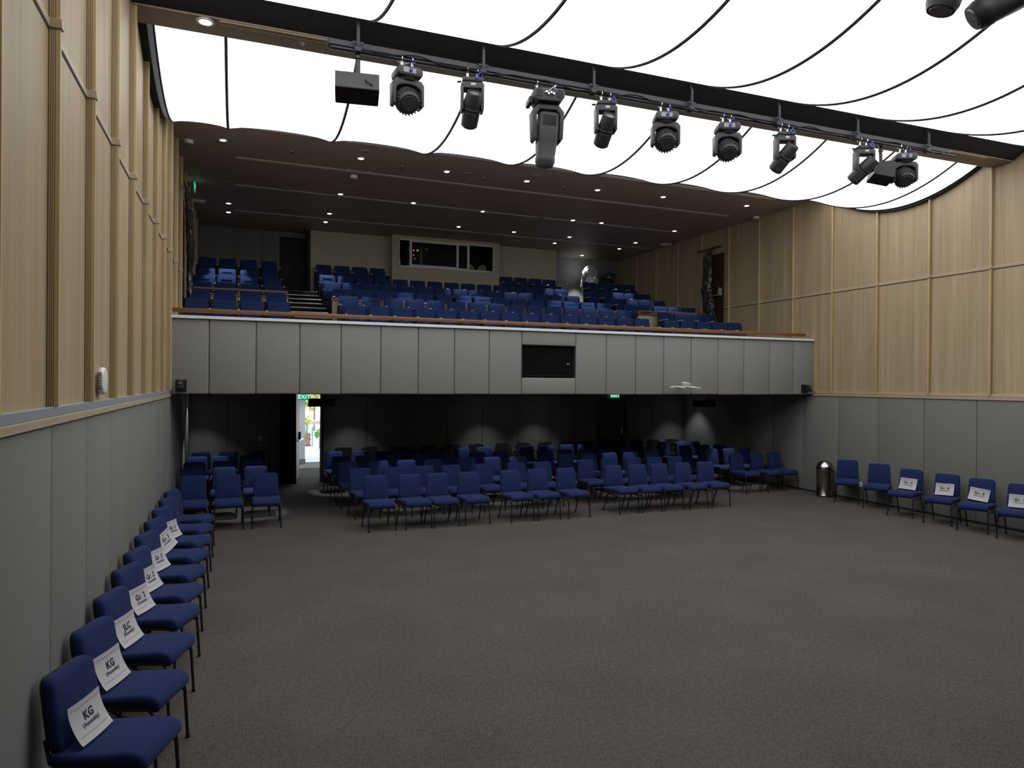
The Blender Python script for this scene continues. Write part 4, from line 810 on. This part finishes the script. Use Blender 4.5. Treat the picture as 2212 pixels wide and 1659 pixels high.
for i in range(8):
    for j in range(8): bm.faces.new((g[i][j], g[i + 1][j], g[i + 1][j + 1], g[i][j + 1]))
obj('push_flap', bm, 'chrome', t)

# ================================================================== CHAIRS
def side_tube(pts, r, n=8):
    bm = NB(); add_tube(bm, pts, r, n); return bm
def arc(p0, p1, p2, k=5):
    p0, p1, p2 = Vector(p0), Vector(p1), Vector(p2); return [tuple((1 - t) ** 2 * p0 + 2 * t * (1 - t) * p1 + t * t * p2) for t in [i / k for i in range(k + 1)]]
def make_chair(label):
    t = thing('stacking_chair', label, 'chair')
    # seat: waterfall front
    bm = NB(); prof = [(0.225, 0.472), (0.10, 0.462), (-0.05, 0.468), (-0.16, 0.478), (-0.22, 0.474), (-0.260, 0.455), (-0.279, 0.423), (-0.278, 0.388), (-0.256, 0.366), (-0.215, 0.374), (-0.15, 0.402), (0.225, 0.41)]
    add_prism(bm, prof, 0, -0.222, 0.222, 0.028, 3); obj('seat', bm, 'blue', t, smooth=60)
    bm = NB(); add_box2(bm, (-0.21, -0.19, 0.392), (0.21, 0.19, 0.408)); obj('seat_pan', bm, 'leg', t)
    # backrest: rounded pad, slightly bowed and leaning
    pts = rrect(0.40, 0.395, 0.05, 6)
    def pad(layers, mt, name):
        bm = NB(); lay = []
        for off, sc in layers:
            ring = []
            for px, pz in pts:
                d = 0.2 * (1 - sc); px = px * sc; pz = pz * (1 - d / 0.1975); z = 0.652 + pz; wtap = 1.0 + 0.03 * (-pz / 0.19); y = 0.222 + (z - 0.46) * 0.15 + off - 0.018 * (px / 0.2) ** 2
                ring.append(bm.verts.new((px * wtap, y, z)))
            lay.append(ring)
        for a, b in zip(lay, lay[1:]):
            for k in range(len(a)): bm.faces.new((a[k], a[(k + 1) % len(a)], b[(k + 1) % len(a)], b[k]))
        for ring, yy in ((lay[0], -0.008), (lay[-1], 0.004)):
            c = bm.verts.new(sum((v.co for v in ring), Vector()) / len(ring) + Vector((0, yy, 0)))
            for k in range(len(ring)): bm.faces.new((ring[k], ring[(k + 1) % len(ring)], c))
        return obj(name, bm, mt, t, smooth=60)
    pad([(-0.046, 0.86), (-0.041, 0.93), (-0.028, 0.985), (-0.008, 1.0), (0.012, 0.99), (0.02, 0.96)], 'blue', 'backrest')
    pad([(0.0205, 0.965), (0.022, 0.975), (0.034, 0.965), (0.040, 0.93)], 'leg', 'back_shell')
    bm = NB(); add_prism(bm, [(0.19, 0.435), (0.228, 0.43), (0.248, 0.50), (0.215, 0.50)], 0, -0.185, 0.185, 0.012, 2); obj('back_skirt', bm, 'blue', t, smooth=60)
    for s in (-1, 1):
        x = s * 0.212
        bm = NB(); add_tube(bm, [(s * 0.222, -0.262, 0.006)] + arc((s * 0.216, -0.243, 0.33), (s * 0.214, -0.235, 0.395), (x, -0.18, 0.388)), 0.0115, 8); add_lathe(bm, [(0, 0), (0.015, 0), (0.014, 0.02), (0, 0.02)], 10, Matrix.Translation((s * 0.222, -0.262, 0))); obj('leg', bm, 'leg', t)
        bm = NB(); add_tube(bm, [(s * 0.220, 0.255, 0.006)] + arc((s * 0.216, 0.13, 0.33), (s * 0.213, 0.10, 0.395), (x, 0.04, 0.388)), 0.0115, 8); add_lathe(bm, [(0, 0), (0.015, 0), (0.014, 0.02), (0, 0.02)], 10, Matrix.Translation((s * 0.220, 0.255, 0))); obj('leg', bm, 'leg', t)
        bm = NB(); add_tube(bm, [(x, -0.18, 0.388), (x, 0.20, 0.388)], 0.0115, 8); add_tube(bm, [(s * 0.217, -0.24, 0.335), (s * 0.216, 0.128, 0.335)], 0.009, 6); add_tube(bm, [(s * 0.217, -0.06, 0.335), (s * 0.213, 0.03, 0.388)], 0.009, 6); obj('side_frame', bm, 'leg', t)
        bm = NB(); add_tube(bm, [(x, 0.17, 0.39), (s * 0.205, 0.225, 0.42), (s * 0.190, 0.248, 0.475), (s * 0.185, 0.262, 0.53)], 0.0105, 8); obj('back_upright', bm, 'leg', t)
    return t
PROTO = [make_chair('blue chair')]; USED = [False]
def chair(x, y, rz, label, group):
    """x, y: the middle between the four feet"""
    if not USED[0]:
        USED[0] = True; o = PROTO[0]; o.location = (x, y, 0); o.rotation_euler = (0, 0, rz); o['label'] = label; o['group'] = group; return o
    return dup(PROTO[0], (x, y, 0), rz, label, group)
def bt(x, y, rz): return (x + 0.265 * math.sin(rz), y - 0.265 * math.cos(rz))   # from the top of the back to the middle
G1 = 'blue chairs lined along the left wall'
LW = []
for k, y in enumerate([4.43, 5.15, 5.90, 6.67, 7.33, 8.08, 8.86, 9.64, 10.42, 11.14]):
    rz = R(70 + rnd.uniform(-1.5, 1.5))
    lab = 'blue padded chair against the left wall, nearest the camera' if k == 0 else f'blue padded chair against the left wall, {ORD[k]} from the camera' + (' without a sign' if k > 7 else '')
    LW.append(chair(-0.62, y, rz, lab, G1))
RW = []
for k, (x, y, a) in enumerate([(11.89, 11.20, -48), (11.91, 10.46, -55), (11.69, 9.64, -72), (11.69, 8.90, -70), (11.65, 8.24, -70), (11.66, 7.58, -70)]):
    labs = ['blue padded chair right beside the steel bin', 'blue padded chair by the right wall, second from the bin, no sign']
    lab = labs[k] if k < 2 else f'blue padded chair by the right wall, {ORD[k]} from the bin, holding a sign'
    RW.append(chair(x, y, R(a), lab, 'blue chairs lined along the right wall'))
def block(cols, rows, desc, group, jit=3.0, base=5.0, skip=()):
    for j, yy in enumerate(rows):
        for i, xx in enumerate(cols):
            if (j, i) in skip: continue
            x = xx[j] if isinstance(xx, (list, tuple)) else xx
            rz = R(base + rnd.uniform(-jit, jit)); p = bt(x, yy + rnd.uniform(-0.02, 0.02), rz)
            rw = ['front', 'second', 'third', 'fourth', 'fifth'][j]
            chair(p[0], p[1], rz, f'blue padded chair, {ORD[i]} from left, {rw} row of {desc}', group)
block([(2.18, 2.10, 2.05, 2.06, 2.04), (2.76, 2.71, 2.65, 2.55, 2.63), (3.24, 3.29, 3.20, 3.17, 3.15), (3.81, 3.82, 3.78, 3.80, 3.76), (4.61, 4.47, 4.47, 4.45, 4.42), (5.14, 5.17, 5.05, 5.07, 5.05), (5.72, 5.73, 5.65, 5.64, 5.63)],
      [11.93, 13.03, 14.12, 15.2, 16.3], 'the seven-wide block right of the doorway', 'blue chairs in the seven-wide block')
block([(6.76, 6.75, 6.82, 6.80, 6.78), (7.30, 7.30, 7.39, 7.32, 7.35), (7.80, 7.89, 7.93, 7.88, 7.92), (8.34, 8.40, 8.48, 8.44, 8.42), (8.90, 8.94, 9.04, 9.00, 8.98)],
      [12.0, 13.12, 14.23, 15.3, 16.42], 'the five-wide middle block', 'blue chairs in the five-wide block')
block([(10.68, 10.82, 10.80, 10.83), (11.25, 11.33, 11.35, 11.40), (11.80, 11.86, 11.86, 11.86)], [13.26, 14.35, 15.37, 16.45], 'the block in the right corner', 'blue chairs in the right corner', 3, 10)
block([(-0.67, -0.74, -0.76, -0.76, -0.74), (-0.13, -0.21, -0.24, -0.28, -0.17), (0.47, 0.34, 0.29, 0.25, 0.40)], [12.81, 13.92, 14.97, 16.0, 17.0], 'the block left of the doorway', 'blue chairs left of the doorway', 2, 1)

# black office chairs along the rear wall
def make_office(label):
    t = thing('office_chair', label, 'chair', group='black mesh chairs along the rear wall')
    bm = NB(); pts = rrect(0.46, 0.36, 0.08, 5); A, B = [], []
    for px, pz in pts:
        z = 0.66 + pz; y = 0.20 + (z - 0.48) * 0.16 - 0.03 * (px / 0.23) ** 2; px *= 1 + 0.10 * (-pz / 0.18) ; z += 0.02 * (1 - (px / 0.23) ** 2) * (pz > 0)
        A.append(bm.verts.new((px, y - 0.012, z))); B.append(bm.verts.new((px, y + 0.012, z)))
    for k in range(len(A)): bm.faces.new((A[k], A[(k + 1) % len(A)], B[(k + 1) % len(A)], B[k]))
    bm.faces.new(A[::-1]); bm.faces.new(B); obj('backrest', bm, 'mesh', t)
    bm = NB(); add_box2(bm, (-0.24, -0.26, 0.41), (0.24, 0.2, 0.47), bev=0.025, seg=2); obj('seat', bm, 'mesh', t)
    for s in (-1, 1):
        bm = NB(); add_tube(bm, [(s * 0.25, 0.17, 0.46), (s * 0.27, 0.17, 0.60), (s * 0.27, 0.14, 0.65), (s * 0.27, -0.1, 0.65)], 0.013, 6); obj('armrest', bm, 'leg', t)
        bm = NB(); add_tube(bm, [(s * 0.24, -0.24, 0.0), (s * 0.22, -0.22, 0.41)], 0.012, 6); obj('leg', bm, 'leg', t)
        bm = NB(); add_tube(bm, [(s * 0.24, 0.24, 0.0), (s * 0.22, 0.20, 0.45), (s * 0.18, 0.24, 0.6)], 0.012, 6); obj('leg', bm, 'leg', t)
    return t
oc = None
for k, x in enumerate([2.38, 3.03, 3.74, 4.43, 5.08, 5.73, 6.45, 7.04, 7.67, 8.28, 8.86, 10.45, 11.02, 11.62]):
    lab = f'black mesh office chair against the rear wall, {ORD[k]} from the doorway'
    rz = R(rnd.uniform(-6, 6))
    if oc is None: oc = make_office(lab); oc.location = (x, 16.97, 0)
    else: dup(oc, (x, 16.97, 0), rz, lab)

# paper signs on the chairs
def sign(ch, words, label, tilt=0.0, dx=0.0, w=0.297, h=0.21):
    t = thing('paper_sign', label, 'sign', tuple(ch.location), ch.rotation_euler.z, 'assembly signs on the chairs')
    def S(u, v, off=0.0):     # u across (-.5..5), v up (0..1); foot on the seat, head on the back
        y = 0.075 + 0.083 * (1 - (1 - v) ** 1.7) - 0.008 * math.cos(u * 3); z = 0.484 + 0.20 * v ** 1.1
        uu = u * w * math.cos(tilt) - (v - 0.5) * h * math.sin(tilt); zz = z + u * w * math.sin(tilt)
        return Vector((uu + dx, y - off, zz + abs(math.sin(tilt)) * 0.12))
    bm = NB(); nx, ny = 8, 10; g = [[bm.verts.new(S(i / nx - 0.5, j / ny)) for j in range(ny + 1)] for i in range(nx + 1)]
    for i in range(nx):
        for j in range(ny): bm.faces.new((g[i][j], g[i + 1][j], g[i + 1][j + 1], g[i][j + 1]))
    bmesh.ops.solidify(bm, geom=bm.faces[:], thickness=0.0012); obj('sheet', bm, 'paper', t, smooth=60)
    for s, size, vc, bold in ((words, 0.062, 0.60, 0.0022), ('(Assembly)', 0.030, 0.40, 0.0006)):
        bm = text_bm(s, size, bold); bmesh.ops.subdivide_edges(bm, edges=bm.edges[:], cuts=1)
        for v in bm.verts: v.co = S(v.co.x / w, vc + v.co.y / h, 0.0022)
        obj('lettering', bm, 'ink', t, smooth=0)
    for vc in (0.87, 0.19):
        bm = NB()
        for k in range(28):
            u0 = -0.42 + 0.84 * k / 28; hh = 0.010 + 0.014 * ((k * 7) % 3 == 0)
            bm.faces.new([bm.verts.new(S(a, b, 0.002)) for a, b in ((u0, vc - hh), (u0 + 0.020, vc - hh), (u0 + 0.020, vc + hh), (u0, vc + hh))])
        obj('border_pattern', bm, 'pinkink', t, smooth=0)
    return t
for k, (wd, tl, dx) in enumerate([('KG', 0, -0.02), ('KG', 0, -0.02), ('JLC', 0, -0.02), ('Gr. 2', 0, -0.02), ('Gr. 2', 0, 0.0), ('Gr. 3', 0, 0.0), ('Gr. 3', 0.25, 0.0), ('Gr. 3', 0, 0.02)]):
    nm = 'nearest the camera' if k == 0 else f'{ORD[k]} from the camera'
    sign(LW[k], wd, f'white sheet printed {wd.replace(".", "")} on the left wall chair {nm}', tl, dx)
for k, (wd, tl) in enumerate([('Gr. 4', -0.03), ('Gr. 4', 0.03), ('Gr. 4', -0.10), ('Gr. 1', 0.02)]):
    sign(RW[k + 2], wd, f'white sheet printed {wd.replace(".", "")} on the right wall chair {ORD[k + 2]} from the bin', tl, -0.01)

# ================================================================== BALCONY SEATS
def make_seat(label):
    t = thing('theatre_seat', label, 'seat')
    bm = NB(); pts = rrect(0.425, 0.44, 0.03, 4); lay = []
    for off, sc in ((-0.05, 0.95), (-0.04, 1.0), (0.03, 1.0), (0.04, 0.95)):
        ring = []
        for px, pz in pts:
            z = 0.63 + pz * sc; ring.append(bm.verts.new((px * sc * (1.0 - 0.05 * pz / 0.22), -0.03 + (z - 0.42) * 0.16 + off, z)))
        lay.append(ring)
    for a, b in zip(lay, lay[1:]):
        for k in range(len(a)): bm.faces.new((a[k], a[(k + 1) % len(a)], b[(k + 1) % len(a)], b[k]))
    bm.faces.new(lay[0][::-1]); bm.faces.new(lay[-1]); bk = obj('backrest', bm, 'blueseat', t, smooth=50)
    bm = NB(); add_box(bm, (0, -0.026, 0.765), (0.24, 0.012, 0.010), bev=0.003); obj('stitch_line', bm, 'black', bk)
    bm = NB(); add_prism(bm, [(-0.10, 0.39), (-0.11, 0.61), (-0.15, 0.635), (-0.20, 0.62), (-0.235, 0.50), (-0.22, 0.40), (-0.17, 0.37)], 0, -0.20, 0.20, 0.018, 2); obj('seat', bm, 'blueseat', t, smooth=50)
    bm = NB(); add_box2(bm, (-0.254, -0.40, 0.0), (-0.226, -0.04, 0.60), bev=0.01); obj('arm_panel', bm, 'black', t)
    bm = NB(); add_box2(bm, (-0.262, -0.44, 0.60), (-0.218, -0.08, 0.628), bev=0.01, seg=2); obj('armrest', bm, 'armwood', t)
    bm = NB(); add_box2(bm, (-0.215, -0.16, 0.16), (0.215, -0.12, 0.38)); obj('under_frame', bm, 'black', t)
    return t
SEAT = []; 
def seat(x, row, label, group, z=None):
    loc = (x, ROWY[row] - 0.04, TRE[row] - 0.004)
    if not SEAT: s = make_seat(label); SEAT.append(s); s.location = loc; s['group'] = group
    else: s = dup(SEAT[0], loc, 0.0, label, group)
    return s
LX = [-0.74, -0.25, 0.26, 0.77]
RN = ['front', 'second', 'third', 'fourth', 'fifth', 'top']
for r in range(6):
    for i, x in enumerate(LX): seat(x, r, f'blue balcony seat, {ORD[i]} from left, {RN[r]} row left of the stairs', 'balcony seats left of the stairs')
cen = {0: [2.29 + 0.4955 * k for k in range(15)], 1: [2.30 + 0.5 * k for k in range(15)], 2: [2.29 + 0.4985 * k for k in range(15)], 3: [2.20 + 0.4765 * k for k in range(15)], 4: [2.20 + 0.488 * k for k in range(15)],
       5: [2.20, 2.70, 3.19, 3.69, 7.60, 8.08, 8.56, 9.04]}
for r in range(6):
    for i, x in enumerate(cen[r]):
        if r == 5: lab = f'blue balcony seat, {ORD[i % 4]} from left, top row {"left" if i < 4 else "right"} of the control booth'
        else: lab = f'blue balcony seat, {ORD[i]} from left, {RN[r]} row of the long centre block'
        seat(x, r, lab, 'balcony seats in the centre block')
rgt = {r: [b + 0.48 * k for k in range(n)] for r, (b, n) in enumerate(((10.08, 5), (10.56, 4), (10.08, 5), (10.28, 4), (9.99, 5), (10.44, 4)))}
for r in range(6):
    for i, x in enumerate(rgt[r]): seat(x, r, f'blue balcony seat, {ORD[i]} from left, {RN[r]} row by the right wall', 'balcony seats by the right wall')
# end arms of rows
for r in range(6):
    ends = [(LX[-1] + 0.5, 'left block')] + ([(cen[r][-1] + 0.48, 'centre block')] if r != 5 else [(3.69 + 0.49, 'top row by the booth'), (9.02 + 0.47, 'centre block')])
    for x, lab in ends:
        t = thing('end_arm', f'dark end panel with pale arm cap, {RN[r]} row, end of {lab}', 'armrest', (x, ROWY[r] - 0.04, TRE[r] - 0.004), 0, 'row end armrests')
        bm = NB(); add_box2(bm, (-0.254, -0.40, 0.0), (-0.226, -0.04, 0.60), bev=0.01); obj('arm_panel', bm, 'black', t)
        bm = NB(); add_box2(bm, (-0.262, -0.44, 0.60), (-0.218, -0.08, 0.628), bev=0.01, seg=2); obj('armrest', bm, 'armwood', t)
